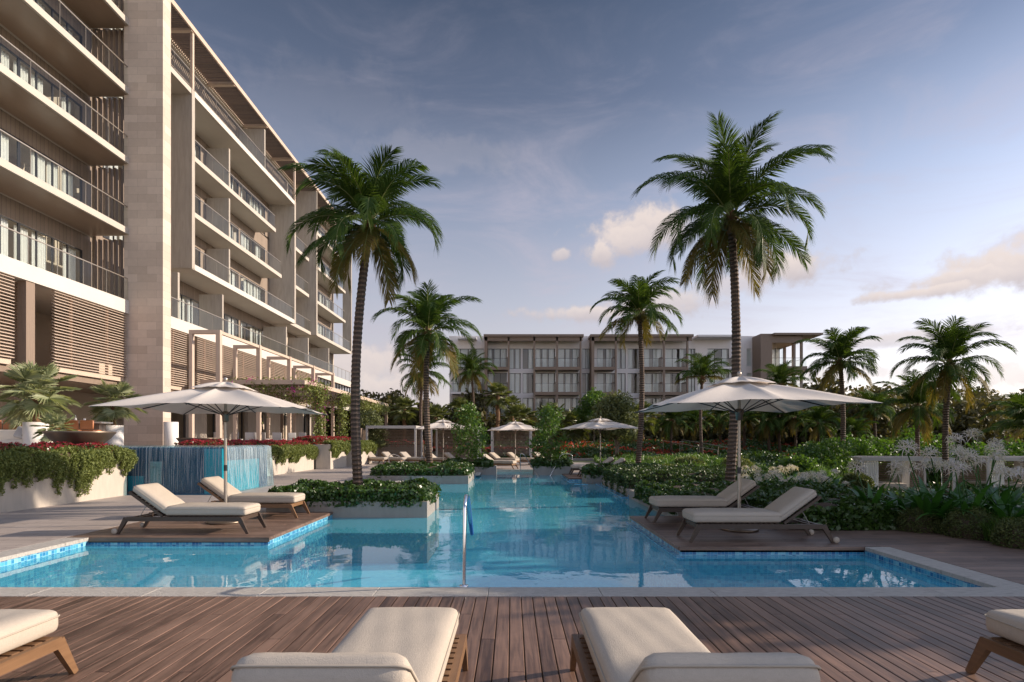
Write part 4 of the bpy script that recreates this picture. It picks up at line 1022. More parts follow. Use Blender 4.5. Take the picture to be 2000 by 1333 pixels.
# wing beyond the tower
XI = -19.68
P1, P2, P3 = 34.35, 50.55, 56.2
slab(FX, 29.45, P1, 22.75, .32)
for z in (12.28, 22.75): slab(FX, P1+.05, P2+.1, z, .32)
for z in (15.82, 19.3): slab(XI, P1+.6, 47.8+(1.2 if z < 16 else 0), z, .30)
for z in (12.28,): slab(XI, P2+.35, P3-.05, z, .30)
for z in (15.82, 19.3): slab(XI, P2+.35, P3-.6, z, .30)
slab(FX, P3+.1, Y1, 12.28, .30)
for z in (15.82, 19.3, 22.75): slab(XI, P3+.3, 67.8, z, .28)
hp('pier', MB().box(-21.6, FX+.03, P1, P1+.32, 12.0, 22.75), M['concrete'])
hp('pier', MB().box(-21.8, FX+.03, P2, P2+.32, 12.0, 22.78), M['concrete'])
hp('pier', MB().box(-21.8, FX+.03, P3, P3+.32, 12.0, 26.1), M['concrete'])
hp('pier', MB().box(-20.2, FX+.03, Y1-.1, Y1+.12, 12.0, 26.1), M['concrete'])
hp('slab_edge', MB().box(FX, FX+.028, P1+.32, P2, 22.43, 22.77), M['fascia']); hp('slab_edge', MB().box(FX, FX+.028, P1+.32, P2, 11.96, 12.30), M['fascia'])
for y, z, x0, x1 in [(40.0, 12.28, -21.3, -19.75), (40.0, 15.82, -21.3, -19.75), (40.0, 19.3, -21.3, -19.75), (44.7, 22.75, -21.3, -19.3), (33.2, 8.66, -21.3, -19.35), (38.3, 8.66, -20.9, -19.35), (49.1, 8.66, -21.3, -19.35), (54.4, 8.66, -21.3, -19.35), (60.5, 8.66, -21.3, -19.35)]:
    hp('partition_wall', MB().box(x0, x1, y, y+.18, z, z+(3.2 if z > 22 else 2.75)), M['concrete'])
for k, z in enumerate(FL):
    segs = [(30.0, 33.2), (35.0, 39.3), (40.6, 44.8), (45.2, 49.6), (51.2, 55.6), (57.0, 61.0), (61.6, 65.6), (65.8, 68.1)]
    for j, (a, b) in enumerate(segs): window(a, b, z, curt=((1, 0, 1, 1), (0, 1, 1, 1), (1, 1, 0, 1))[(j+k) % 3])
    wb = MB(); wb.box(EW-.15, EW+.005, 29.5, Y1-.3, z+2.452, min(z+3.62, 26.1) if k < 4 else 26.1)
    prev = 29.5
    for a, b in segs: wb.box(EW-.15, EW+.005, prev, a, z+.002, z+2.45); prev = b
    hp('wood_wall', wb, M['panel'])
# roof trellis
ro = hp('roof', MB().box(-34, EW+.4, Y0, Y1+.2, 26.12, 26.5), M['slab'])
rb = MB().beam((FX+.08, Y0, 26.35), (FX+.08, Y1+.3, 26.35), .10, .30).beam((EW+.45, Y0, 26.35), (EW+.45, Y1+.3, 26.35), .10, .26)
q = rb.build('edge_beam', M['louver'], None); q.parent = ro
cb = MB(); y = P1
ylist = [P1+5.25*i for i in range(7)]+[P1-5.25*i for i in range(1, 4)]
for y in ylist: cb.beam((EW+.4, y, 26.28), (FX+.05, y, 26.28), .22, .28)
q = cb.build('cross_beam', M['louver'], None); q.parent = ro
sl = MB(); yy = Y0
while yy < Y1: sl.box(EW+.5, FX+.03, yy, yy+.05, 26.30, 26.44); yy += .17
q = sl.build('roof_louver', M['timber'], None); q.parent = ro
for y in (P1+.16, P2+.16, P3+.16, 29.6, 24.0, 62.4): hp('roof_post', MB().box(FX-.12, FX+.03, y-.09, y+.09, 22.78, 26.2), M['louver'])
# louvre screens hung under the beam
def screen(ya, yb, z0=4.75, z1=7.95, posts=2):
    sl = MB(); z = z0+.12
    while z < z1: sl._add([(FX-.20, ya, z+.02), (FX-.06, ya, z-.03), (FX-.06, yb, z-.03), (FX-.20, yb, z+.02), (FX-.20, ya, z+.045), (FX-.06, ya, z-.005), (FX-.06, yb, z-.005), (FX-.20, yb, z+.045)], [(0, 1, 2, 3), (7, 6, 5, 4), (0, 4, 5, 1), (1, 5, 6, 2), (2, 6, 7, 3), (3, 7, 4, 0)]); z += .128
    o = hp('louver_screen', sl, M['louver'])
    fr = MB()
    for i in range(posts): yy = ya+(yb-ya)*(i+.5)/posts; fr.box(FX-.30, FX-.205, yy-.05, yy+.05, z0-.1, 8.05)
    fr.box(FX-.35, FX-.20, ya, yb, z0-.16, z0+.06); q = fr.build('screen_frame', M['louver'], None); q.parent = o
for a, b in ((14.5, 19.5), (20.2, 22.2), (24.15, 28.65), (29.5, 34.0), (35.1, 39.7), (40.3, 45.0), (45.6, 50.2), (50.9, 55.5)): screen(a, b)
hp('clerestory_window', MB().quad((FX-.2, 56.2, 6.2), (FX-.2, 70.5, 6.2), (FX-.2, 70.5, 7.9), (FX-.2, 56.2, 7.9)), M['glass'])
fr = MB()
for i in range(15): fr.box(FX-.25, FX-.14, 56.1+i*1.03, 56.16+i*1.03, 6.1, 8.0)
fr.box(FX-.25, FX-.138, 56.0, 70.8, 6.05, 6.2); hp('window_bar', fr, M['dmetal'])
hp('parapet', MB().box(FX-.4, FX-.0, 55.9, 71, 5.2, 6.05), M['fascia'])
# ground floor
hp('inner_ceiling', MB().box(-24.6, FX-.5, 22.9, 56, 4.35, 4.62), M['soffit'])
hp('upper_lounge_wall', MB().box(-24.55, -23.9, Y0, 56, 4.62, 8.1), M['plaster_warm'])
hp('back_wall', MB().box(-24.59, -24.2, Y0, 62, 1.3, 4.35), M['plaster_warm'])
for a, b in ((29.6, 31.6), (35.2, 37.2), (39.0, 41.5), (43.0, 44.6), (46.5, 49.2), (51.5, 54.3), (56.0, 60.0)): hp('concrete_panel', MB().box(-20.1, -19.8, a, b, 1.3, 4.35), M['concrete'])
for y in (31.9, 34.8, 38.2, 42.2, 45.6, 50.2, 55.0): hp('door_frame', MB().box(-19.95, -19.85, y, y+.08, 1.3, 4.3).box(-19.95, -19.85, y+1.0, y+1.08, 1.3, 4.3).box(-19.95, -19.85, y, y+1.08, 3.9, 3.98), M['dmetal'])
for y in (23.0, 30.0-.3): hp('column', MB().box(-19.6, -19.25, y-.28, y+.14, 1.3, 8.0).box(-19.9, -19.62, y-.05, y+.28, 1.3, 8.0), M['timber'])
hp('floor_beam', MB().box(-19.9, FX-.36, Y0, 56, 4.3, 4.62), M['timber'])
# things that stand on the raised terrace
t = thing('bar_counter', 'long pale bar counter with bottles behind the tan stools, left of the stone tower', 'bar counter', (-18.9, 22.5, 1.3))
MB().cbox(-3.6, 3.0, -.3, .35, 1.02, 1.08).build('counter_top', M['counter'], t); MB().box(-3.4, 2.8, -.15, .25, 0, 1.02).build('counter_base', M['panel'], t)
for i, (x, c) in enumerate([(1.0, 'bottle'), (1.35, 'glass'), (1.6, 'glass'), (1.85, 'bottle'), (-1.6, 'bottle'), (2.2, 'glass')]):
    lab_ = ['clear bottle on the bar counter, nearest the tower end of the row', 'first drinking glass left of the bottle pair on the bar', 'second drinking glass on the bar counter', 'bottle between the drinking glasses on the bar counter', 'lone bottle at the far left of the bar counter', 'rightmost drinking glass on the bar counter'][i]
    o = MB().lathe([(.001, 0), (.04, 0), (.042, .14), (.015, .2), (.014, .27), (.001, .27)] if c == 'bottle' else [(.001, 0), (.035, 0), (.045, .13), (.04, .13), (.001, .02)], 10).build('bottle' if c == 'bottle' else 'drinking_glass', M['wpot'], None, (-18.9+x, 22.4, 2.38))
    tag(o, lab_, c, 'bottles and glasses on the bar')
st = thing('bar_stool', 'tan leather bar stool drawn up to the pale bar counter', 'bar stool', (0, 0, 1.3), 0, 'bar stools at the counter')
MB().rbox(-.24, .24, -.22, .22, .66, .76, .04, 4).build('seat', M['leather'], st, merge=True)
MB().rbox(-.25, .25, -.27, -.20, .78, 1.12, .03, 4).build('backrest', M['leather'], st, merge=True)
for sx in (-1, 1):
    for sy in (-1, 1): MB().beam((sx*.2, sy*.19, .68), (sx*.24, sy*.23, 0), .03, .03).build('leg', M['dmetal'], st)
for i in range(7):
    o = st if i == 0 else copy_tree(st); o.location = (-19.5+i*.58, 21.85, 1.3); o['label'] = '%s tan leather bar stool from the left at the pale bar counter' % ORD[i]
s = thing('outdoor_sofa', 'cream outdoor sofa with cushions left of the white palm pot', 'sofa', (WX(40, 19.3), 19.3, 1.3))
MB().rbox(-1.3, .9, -.4, .4, .12, .38, .05, 6).build('seat', M['sofa'], s, merge=True); MB().rbox(-1.3, .9, .25, .42, .3, .72, .05, 6).build('backrest', M['sofa'], s, merge=True); MB().rbox(-1.5, -1.2, -.42, .42, .1, .6, .05, 4).build('armrest', M['sofa'], s, merge=True)
for x, m, lb in ((.0, 'pillow1', 'grey cushion leaning on the cream sofa, left one'), (.28, 'pillow2', 'olive cushion in the middle of the cream sofa'), (.55, 'pillow1', 'grey cushion on the right end of the cream sofa')):
    o = MB().rbox(-.2, .2, -.06, .06, -.2, .2, .055, 4).build('cushion', M[m], None, (WX(40, 19.3)+x, 19.35, 1.92)); o.rotation_euler = (R(-20), R(12), 0); tag(o, lb, 'cushion')
def pot(label, x, y, r=.34, h=.95):
    t = thing('plant_pot', label, 'plant pot', (x, y, 1.3), 0, 'tall white plant pots on the raised terrace')
    MB().lathe([(.001, 0), (r*.93, 0), (r, .02), (r, h), (r*.9, h), (r*.9, h-.08)], 28).build('pot', M['wpot'], t); MB().lathe([(r*.9, h-.08), (.001, h-.06)], 28).build('soil', M['soil'], t)
pot('tall white cylinder pot under the largest silvery fan palm', WX(70, 18.8), 18.8)
pot('white cylinder pot left of the stone tower foot', WX(221, 24.5), 24.5, .38, 1.0)
pot('white cylinder pot at the right foot of the stone tower', WX(334, 27.8), 27.8, .32, 1.25)
pot('low white pot hidden behind the bronze bowl', WX(160, 22.8), 20.5, .35, .8)
fan_palm('largest silvery fan palm, in the tall white pot at the left edge', (WX(72, 18.8), 18.8, 2.15), 1.15, 2, 1.08, .4, .10)
fan_palm('silvery fan palm left of the stone tower, the one beside the tower', (WX(222, 24.5), 24.5, 2.2), 1.15, 2, 1.05, 1.4, .09)
fan_palm('silvery fan palm between the large one and the tower', (WX(160, 22.8), 20.5, 2.0), .95, 2, .95, 2.4, .09)
o = fan_palm('small bright young palm behind the large bronze bowl', (WX(108, 18), 18.0, 1.3), .75, 2, .55, 2.4, .04)
# pergola portals
for i, y in enumerate([30.4, 35.2, 40.0, 44.8, 49.7]):
    t = thing('timber_portal', ['open timber frame nearest the stone tower', 'second open timber frame from the stone tower', 'middle one of the five open timber frames before the hotel', 'fourth open timber frame from the stone tower', 'open timber frame farthest from the stone tower, above the vines'][i], 'pergola frame', (-16.2, y, 1.3), 0, 'timber frames along the hotel front')
    MB().box(-.87, -.70, -.12, .12, 0, 6.0).build('inner_post', M['louver'], t); MB().box(.55, .78, -.12, .12, 0, 6.0).build('outer_post', M['louver'], t)
    MB().box(-.87, .78, -.12, .12, 6.002, 6.2).build('lintel', M['louver'], t)
    if i < 4: MB().box(.60, .74, .122, 4.66, 6.02, 6.18).build('rail_beam', M['louver'], t)
# vine pergola
VX = -12.35
t = thing('vine_pergola', 'low timber pergola with climbing vines in front of the restaurant', 'pergola', (VX, 46, 1.3))
pb = MB().box(-6.1, .1, -12.1, -11.85, 3.68, 3.95).box(-.1, .1, -11.85, 10.6, 3.72, 3.98).box(-6.1, .1, 10.6, 10.8, 3.7, 3.95).box(-6.2, -6.0, -11.85, 10.6, 3.7, 3.95)
pb.build('beam', M['louver'], t)
sl = MB(); x = -6.0
while x < -.15: sl.box(x, x+.045, -11.84, 10.58, 3.74, 3.86); x += .16
sl.build('louver', M['louver'], t)
for y in (-9.6, -4.8, 0, 10.3): MB().box(-.12, .12, y-.12, y+.12, -.6, 3.72).build('post', M['timber'], t)
for y in (-9.6, 0, 10.3): MB().box(-6.2, -6.0, y-.1, y+.1, 0, 3.7).build('post', M['timber'], t)
g = np.random.default_rng(5)
def vine(label, P, n, seed, flowers=0):
    v = thing('climbing_vine', label, 'climbing vine', tuple(P[0])); P0 = np.array(P[0]); g = np.random.default_rng(seed); Q = []
    P = [np.array(p)-P0 for p in P]
    for a, b in zip(P[:-1], P[1:]):
        m = n//(len(P)-1); u = g.uniform(0, 1, m)[:, None]; Q.append(a+(b-a)*u+g.normal(0, 1, (m, 3))*[.20, .20, .20]-np.stack([np.zeros(m), np.zeros(m), g.exponential(.22, m)*(.4+.6*np.sin(u[:, 0]*19+seed)**2)], 1))
    Q = np.concatenate(Q); leaves_obj('foliage', Q, None, .10, M['ivy'], v, seed=seed, elong=1.4)
    if flowers:
        k = g.integers(0, len(Q), 12); F = np.concatenate([Q[j]+g.normal(0, .13, (flowers//12, 3)) for j in k]); leaves_obj('blossom', F, None, .08, M['magenta'], v, seed=seed, elong=1.1)
    MB().tube([tuple(p) for p in P], .02, 5).build('stem', M['bark2'], v)
vine('vine with magenta flowers along the front and corner of the pergola', [(-16.5, 34.1, 5.0), (-12.4, 34.2, 5.1), (-12.3, 38, 5.05)], 1900, 3, 420)
vine('vine climbing the first pergola post', [(-12.2, 36.3, 1.4), (-12.2, 36.3, 3.2), (-12.2, 36.3, 5.0)], 1500, 4, 90)
vine('vine climbing the second pergola post', [(-12.2, 41.1, 1.4), (-12.2, 41.1, 3.2), (-12.2, 41.1, 5.0)], 1400, 5)
vine('leafy vine on the far side of the pergola, up to its corner post', [(-12.3, 41, 4.9), (-12.3, 49, 4.8), (-12.3, 56.5, 4.9)], 2600, 6)
vine('hanging vine mass under the pergola roof', [(-17.5, 37.5, 4.7), (-14.0, 38.5, 4.6), (-13.0, 44.5, 4.7)], 1500, 8, 200)
# white dining chairs just seen over the red flowers
ch = thing('dining_chair', 'white dining chair on the raised terrace, seen over the red flowers', 'chair', (0, 0, 1.3), 0, 'white dining chairs on the raised terrace')
MB().rbox(-.25, .25, -.25, .25, .38, .46, .03, 4).build('seat', M['wpaint'], ch, merge=True); MB().rbox(-.25, .25, -.27, -.21, .46, .86, .03, 4).build('backrest', M['wpaint'], ch, merge=True)
for sx in (-1, 1):
    for sy in (-1, 1): MB().beam((sx*.2, sy*.2, .4), (sx*.22, sy*.22, 0), .03, .03).build('leg', M['bronze'], ch)
for i in range(11):
    o = ch if i == 0 else copy_tree(ch); o.location = (-17.6+i*.47, 34.6+(i % 3)*.9+i*.25, 1.3); o.rotation_euler = (0, 0, R(15*(i % 4)-20)); o['label'] = '%s white dining chair from the left, seen over the red flowers' % ORD[i]

# ------------------------------------------------------------ white apartment block at the far end
BY = 73.0; S = BY/F
def bx(px): return (px-1000)*S
def bz(py): return CAMZ-(py-861)*S
FB = thing('apartment_block', 'white four-storey block with brown timber frames and balconies beyond the palms', 'building', (bx(1200), BY, 1.1))
OX, OY, OZ = bx(1200), BY, 1.1
def fp(name, mb, m, par=None):
    o = mb.build(name, m, None); o.parent = par or FB
    if par is None: o.matrix_parent_inverse = Matrix.Translation((-OX, -OY, -OZ))
    return o
WY = BY+2.0                                       # plane of the outer wall, 2 m behind the frames
k2 = WY/F
def wx(px): return (px-1000)*k2
ZF = [1.2, 4.6, 7.85, 11.05]; ZT = 15.15
# wall built as strips between window openings
rows = []
W_open = {}
wins = [(884, 945), (952, 990), (995, 1017), (1021, 1042), (1046, 1084), (1090, 1132), (1137, 1152), (1166, 1201), (1206, 1222), (1226, 1252), (1258, 1293), (1300, 1341), (1345, 1358), (1382, 1424)]
def strip_wall(zf, h):
    mb = MB(); xs_ = [wx(878)]
    for a, b in wins: mb.box(xs_[-1], wx(a), WY, WY+.3, zf, zf+h); xs_.append(wx(b))
    # right part with a narrow window
    mb.box(wx(1424), wx(1458.5), WY, WY+.3, zf, zf+h); mb.box(wx(1467.5), wx(1506), WY, WY+.3, zf, zf+h); mb.box(wx(1458.5), wx(1467.5), WY, WY+.3, zf, zf+.35)
    return mb
for i, z in enumerate(ZF):
    top = ZF[i+1] if i < 3 else ZT; h = 2.62
    WM = WM if i else MB(); sw = strip_wall(z, h); WM._add(sw.v, sw.f); WM.box(wx(878), wx(1506), WY, WY+.3, z+h, top)
    if i == 3: fp('wall', WM, M['plaster'])
    if i < 3: fp('floor', MB().box(wx(879), wx(1590), WY+.31, WY+6, top-.3, top), M['interior'])
    for j, (a, b) in enumerate(wins):
        xa, xb = wx(a), wx(b); n = max(2, round((xb-xa)/1.0)); w = (xb-xa)/n
        o = fp('window', MB().quad((xa, WY+.16, z+.03), (xb, WY+.16, z+.03), (xb, WY+.16, z+h), (xa, WY+.16, z+h)), M['glass'])
        fr = MB()
        for q in range(n+1): fr.box(xa+q*w-.025, xa+q*w+.025, WY+.10, WY+.155, z, z+h)
        fr.box(xa, xb, WY+.10, WY+.157, z+h-.05, z+h); fr.box(xa, xb, WY+.10, WY+.157, z, z+.05); fp('frame', fr, M['dmetal'], o)
        cm = MB()
        for q in range(n):
            if random.random() < .9:
                u0 = xa+q*w+.05; u1 = xa+q*w+w*random.uniform(.6, 1); nw = max(3, int((u1-u0)/.16)); ph = random.random()*6
                cm.grid(lambda u, v, u0=u0, u1=u1, nw=nw, ph=ph: (u0+(u1-u0)*u, WY+.27+.05*math.sin(u*nw*2*math.pi+ph), z+.05+(h-.08)*v), nw*6, 1)
        if cm.v: fp('curtain', cm, M['curtain'], o)
    if i: 
        o = fp('narrow_window', MB().quad((wx(1458.5), WY+.1, z+.35), (wx(1467.5), WY+.1, z+.35), (wx(1467.5), WY+.1, z+h), (wx(1458.5), WY+.1, z+h)), M['glass']); fp('curtain', MB().box(wx(1458.5), wx(1467.5), WY+.2, WY+.22, z+.35, z+h), M['curtain'], o)
fp('room_wall', MB().box(wx(879), wx(1505), WY+4.2, WY+9, 0, ZT-.1).box(wx(878.2), wx(880), WY+.31, WY+9, 0, ZT-.1).box(wx(1504), wx(1506), WY+.31, WY+9, 0, ZT-.1), M['plaster_warm'])
for px in (947, 1019, 1087, 1155, 1224, 1297, 1343): fp('party_wall', MB().box(wx(px)-.1, wx(px)+.1, WY+.31, WY+4.2, 1.1, ZT-.1), M['plaster'])
fp('flat_roof', MB().box(wx(877), wx(1506), WY-.0, WY+9, ZT, ZT+.18), M['plaster'])
def frame_box(a, b, posts, thick_first=True):
    xa, xb = bx(a), bx(b); fp('timber_roof', MB().box(xa-.15, xb+.25, BY-.25, WY-.005, 14.85, 15.16).box(xa-.05, xb+.1, BY, BY+.16, 14.35, 14.85), M['timber'])
    for i, p in enumerate(posts):
        w = (.22, .35)[i == 0]; fp('timber_post', MB().box(bx(p)-w/2, bx(p)+w/2, BY, BY+(2.0 if i == 0 else .25)-.006, .9, 14.86), M['timber'])
def balc(a, b, z, th=.38, timber=True, dep=BY+.02, x0=None):
    xa, xb = bx(a)+.12, bx(b)-.12
    o = fp('balcony', MB().box(xa, xb, dep, WY-.004, z-th, z), M['timber'] if timber else M['plaster'])
    fp('railing', MB().beam((xa, dep+.06, z+1.05), (xb, dep+.06, z+1.05), .04, .04).beam((xa, dep+.06, z), (xa, dep+.06, z+1.05), .04, .04).beam((xb, dep+.06, z), (xb, dep+.06, z+1.05), .04, .04), M['dmetal'], o)
    fp('glass_panel', MB().quad((xa+.03, dep+.05, z+.03), (xb-.03, dep+.05, z+.03), (xb-.03, dep+.05, z+1.03), (xa+.03, dep+.05, z+1.03)), M['rglass'], o)
    fp('divider', MB().box(xb-.16, xb-.02, dep+.2, WY-.2, z+.001, z+1.3), M['timber'], o)
frame_box(947, 1136, (949, 993.5, 1043.5, 1088, 1134)); frame_box(1155, 1350, (1158, 1203, 1255.5, 1297, 1343))
for z in ZF[1:]:
    for a, b in ((949, 993.5), (1043.5, 1088), (1088, 1134), (1158, 1203), (1255.5, 1297), (1297, 1343)): balc(a, b, z)
    balc(879, 941, z, .25, False); balc(1360, 1437, z, .25, False)
fp('canopy', MB().box(bx(893), bx(930), BY+.3, WY-.004, 14.7, 14.9).box(bx(1362), bx(1441), BY-.2, WY-.004, 14.85, 15.1), M['plaster'])
# louvred right end with open corner terraces
fp('timber_wall', MB().box(bx(1482), bx(1504), BY-.6, WY+6, .9, 15.15), M['timber'])
fp('timber_roof', MB().box(bx(1504)+.004, bx(1598), BY-1.2, WY+9, 14.9, 15.16).box(bx(1504)+.004, bx(1562), BY-.6, BY-.4, 14.0, 14.9), M['timber'])
for z in ZF[1:]:
    o = fp('balcony', MB().box(bx(1504)+.004, bx(1572), BY-.6, WY+9, z-.45, z), M['timber']); fp('railing', MB().beam((bx(1505), BY-.5, z+1.05), (bx(1571), BY-.5, z+1.05), .04, .04).beam((bx(1571), BY-.5, z+1.05), (bx(1571), WY+9, z+1.05), .04, .04), M['dmetal'], o)
    fp('glass_panel', MB().quad((bx(1505), BY-.5, z), (bx(1571), BY-.5, z), (bx(1571), BY-.5, z+1.0), (bx(1505), BY-.5, z+1.0)).quad((bx(1571), BY-.5, z), (bx(1571), WY+9, z), (bx(1571), WY+9, z+1.0), (bx(1571), BY-.5, z+1.0)), M['rglass'], o)
    o = fp('window', MB().quad((bx(1505), BY+2.2, z), (bx(1546), BY+2.2, z), (bx(1546), BY+2.2, z+2.7), (bx(1505), BY+2.2, z+2.7)), M['glass']); fr = MB()
    for q in range(6): fr.box(bx(1505)+q*.52, bx(1505)+q*.52+.05, BY+2.1, BY+2.19, z, z+2.7)
    fp('frame', fr, M['dmetal'], o); fp('curtain', MB().grid(lambda u, v, z=z: (bx(1506)+2.3*u, BY+2.5+.05*math.sin(u*90), z+2.6*v), 90, 1), M['curtain'], o)
fp('core_wall', MB().box(bx(1505), bx(1545), BY+4, WY+9, .9, 14.9), M['plaster_warm'])
for px, dy in ((1549, 0), (1563, 0), (1577, 4), (1589, 8)): fp('timber_post', MB().box(bx(px)-.14, bx(px)+.14, BY-.4+dy, BY-.15+dy, .9, 14.9), M['timber'])
w = thing('garden_wall', 'long low white wall in front of the far apartment block', 'wall', (12, 63, 1.1)); MB().box(-13, 24, -.15, .15, -.3, .42).build('wall', M['plaster'], w); MB().box(-13.05, 24.05, -.19, .19, .421, .47).build('cap', M['coping'], w)
fp('podium', MB().box(bx(935), bx(1482)-.01, BY-.5, BY-.01, .9, 1.2).box(bx(935), bx(1020), BY-1.2, BY-.02, 3.75, 4.25), M['timber'])
# ------------------------------------------------------------ cabanas
def cabana(label, x, y, z, w, d, h, group, curtain=False, back='slat', rz=0):
    t = thing('cabana', label, 'cabana', (x, y, z), rz, group); hw, hd = w/2, d/2; p = .13
    for sx in (-1, 1):
        for sy in (-1, 1): MB().box(sx*hw-p/2, sx*hw+p/2, sy*hd-p/2, sy*hd+p/2, 0, h-.2).build('post', M['wpaint'], t)
    MB().box(-hw-p/2, hw+p/2, -hd-p/2, -hd+p/2, h-.2, h).box(-hw-p/2, hw+p/2, hd-p/2, hd+p/2, h-.2, h).box(-hw-p/2, -hw+p/2, -hd+p/2, hd-p/2, h-.2, h).box(hw-p/2, hw+p/2, -hd+p/2, hd-p/2, h-.2, h).build('roof_frame', M['wpaint'], t)
    r = MB(); n = int(d/.2)
    for i in range(n): r.box(-hw+p/2, hw-p/2, -hd+p/2+i*.2, -hd+p/2+i*.2+.14, h-.12, h-.09)
    r.build('roof_slat', M['wpaint'], t)
    s = MB(); zz = .1
    while zz < h-.25: s.box(-hw+p/2, hw-p/2, hd-.03, hd+.01, zz, zz+.075); zz += .115
    s.build('slat_screen', M['timber'], t)
    MB().box(-hw, hw, -hd, hd, .0, .06).build('floor', M['coping'], t)
    if curtain:
        MB().grid(lambda u, v: (-hw+.14+.75*u, -hd+.12+.05*math.sin(u*40), .08+(h-.3)*v), 60, 1).build('curtain', M['curtain'], t)
        MB().grid(lambda u, v: (hw-.14-.05*abs(math.sin(u*20)), -hd+.2+.8*u, .08+(h-.3)*v), 40, 1).build('curtain', M['curtain'], t)
        MB().box(hw*.18, hw*.18+.10, 0, hd-.1, .07, h-.22).box(hw*.18+.11, hw*.62, hd-.14, hd-.05, .07, h-.22).build('side_panel', M['sofa'], t)
        b = MB().rbox(-hw+.35, hw*.15, -hd*.5, hd*.7, .07, .45, .06, 6).build('daybed', M['cushion'], t, merge=True)
    return t
G1 = 'white cabanas at the far end of the pool'
cabana('white cabana frame left of the mid-size palm trunk, with three loungers in it', WX(772, 43.5), 43.5, 0, 3.55, 3.0, 2.75, G1)
cabana('white cabana frame behind the small umbrella right of the mid-size palm', WX(892, 44.5), 44.5, 0, 3.5, 3.0, 2.72, G1)
cabana('white cabana frame behind the small umbrella at the centre of the pool end', WX(999, 44.5), 44.5, 0, 2.95, 2.9, 2.62, G1)
G2 = 'white cabanas in the sunken right garden'
cabana('white curtained cabana directly right of the slim palm trunk, left of the tall spider lilies', WX(1758, 34), 34.5, -1.32, 4.6, 3.6, 2.0, G2, True, rz=R(-14))
cabana('white curtained cabana at the right edge of the picture, behind the spider lilies', WX(2010, 34), 34.5, -1.32, 5.2, 3.6, 2.0, G2, True, rz=R(-14))
t = thing('privacy_screen', 'brown timber screen left of the left cabana, beside the tall palm trunk', 'screen', (WX(712, 43), 43, 0)); MB().box(-.12, .12, -1.5, 1.5, 0, 2.55).build('panel', M['timber'], t)
# far planter walls behind the cabanas
for a, b, y, top, lb in ((-11.5, -7.2, 47.5, 1.25, 'grey planter wall with red flowers behind the left cabana'), (-7.0, -3.4, 46.8, .75, 'grey planter wall with red flowers behind the second cabana'), (-3.2, 2.8, 47.0, .75, 'low planter wall behind the third cabana'), (3.0, 12.0, 44.6, .28, 'long low kerb wall at the foot of the red flower slope')):
    planter(lb, a, b, y, y+1.3, top, bottom=-.1, name='planter_wall', cat='planter wall')
    if top > .5: hedge('flower_bed', lb.replace('grey planter wall with red flowers', 'red flowers in the planter').replace('low planter wall', 'red flowers in the low planter'), (a+.1, b-.1, y+.05, y+1.2, top-.1, top+.32), 2600, .10, M['hedge'], cat='flower bed', flowers=2600, fmat=M['red'], fsize=.10, seed=int(50+a), over=.03)

# ------------------------------------------------------------ palms
palm('tall coconut palm in the nearest pool planter, left of centre', (-3.86, 14.5, .15), (-3.60, 14.5, 7.12), 0, .83, .5, .125, .10)
palm('tallest coconut palm, right of the pool, rising behind the right umbrella', (6.15, 16.3, .05), (6.22, 16.3, 8.0), 1, .88, 1.7, .14, .105)
palm('mid-size coconut palm in the second pool planter', (-3.62, 25.6, .12), (-3.76, 25.6, 6.45), 2, 1.0, 2.2, .15, .11)
palm('coconut palm right of the pool between the far right deck and the tallest palm', (6.4, 29.3, .0), (6.5, 29.3, 8.15), 3, 1.0, 0.3, .15, .11)
def P(label, px, py, rp, Y, zb=None, v=None, rz=None, tpx=None, **kw):
    """coconut palm whose crown centre stands at (px, py) of the photograph when Y metres away"""
    x = WX(px, Y); z = WZ(py, Y); tx = WX(tpx if tpx else px, Y); zb = gh(tx, Y) if zb is None else zb
    palm(label, (tx, Y, zb), (x, Y, z), v if v is not None else 3, rp/F*Y/2.45, rz if rz is not None else px*.7, .15*max(.7, rp/F*Y/2.6), .11, **kw)
G3 = 'coconut palms in the garden'
P('coconut palm whose thin trunk stands just left of the mid-size palm, behind it', 826, 728, 62, 46, v=2, group=G3, zb=0)
P('coconut palm in front of the left end of the far apartment block', 921, 728, 50, 56, v=3, group=G3)
P('young coconut palm half hidden behind the trunk of the tallest palm', 1372, 738, 58, 46, v=4, group=G3)
P('young coconut palm in front of the brown corner of the far block, above the umbrella', 1524, 752, 52, 50, v=4, group=G3)
P('coconut palm directly right of the far block, its slim trunk beside the cabana', 1641, 708, 82, 31, v=3, group=G3, tpx=1641)
P('right-hand tall garden palm against the pale sky', 1855, 712, 98, 27, v=2, group=G3, tpx=1852)
P('small palm behind the right tip of the umbrella', 1706, 802, 52, 44, v=3, group=G3)
P('dense dark palm to the left of the right-hand tall garden palm', 1793, 795, 78, 36, v=2, group=G3, tpx=1798)
P('sunlit palm cut off by the right edge of the picture', 2012, 838, 85, 33, v=4, group=G3)
low = [(1312, 822, 46, 50), (1356, 828, 42, 54), (1408, 815, 40, 57), (1452, 818, 48, 52), (1503, 822, 50, 50), (1552, 818, 52, 49), (1600, 828, 46, 45), (1668, 846, 40, 42)]
lows = ['low palm just left of the tallest palm trunk, under the umbrella edge', 'low palm close behind the tallest palm trunk', 'low palm right behind the right umbrella pole, in shade', 'low palm just right of the right umbrella pole', 'low palm under the right half of the umbrella, above the red slope',
        'low palm with yellowish fronds under the right side of the umbrella', 'low palm just left of the slim garden palm trunk', 'lowest young palm, at the foot of the slim garden palm']
for i, ((px, py, rp, Y), lb) in enumerate(zip(low, lows)): P(lb, px, py, rp, Y, v=3 if i % 2 else 2, group='low palms below the right umbrella', rz=i*1.1, nuts=False)
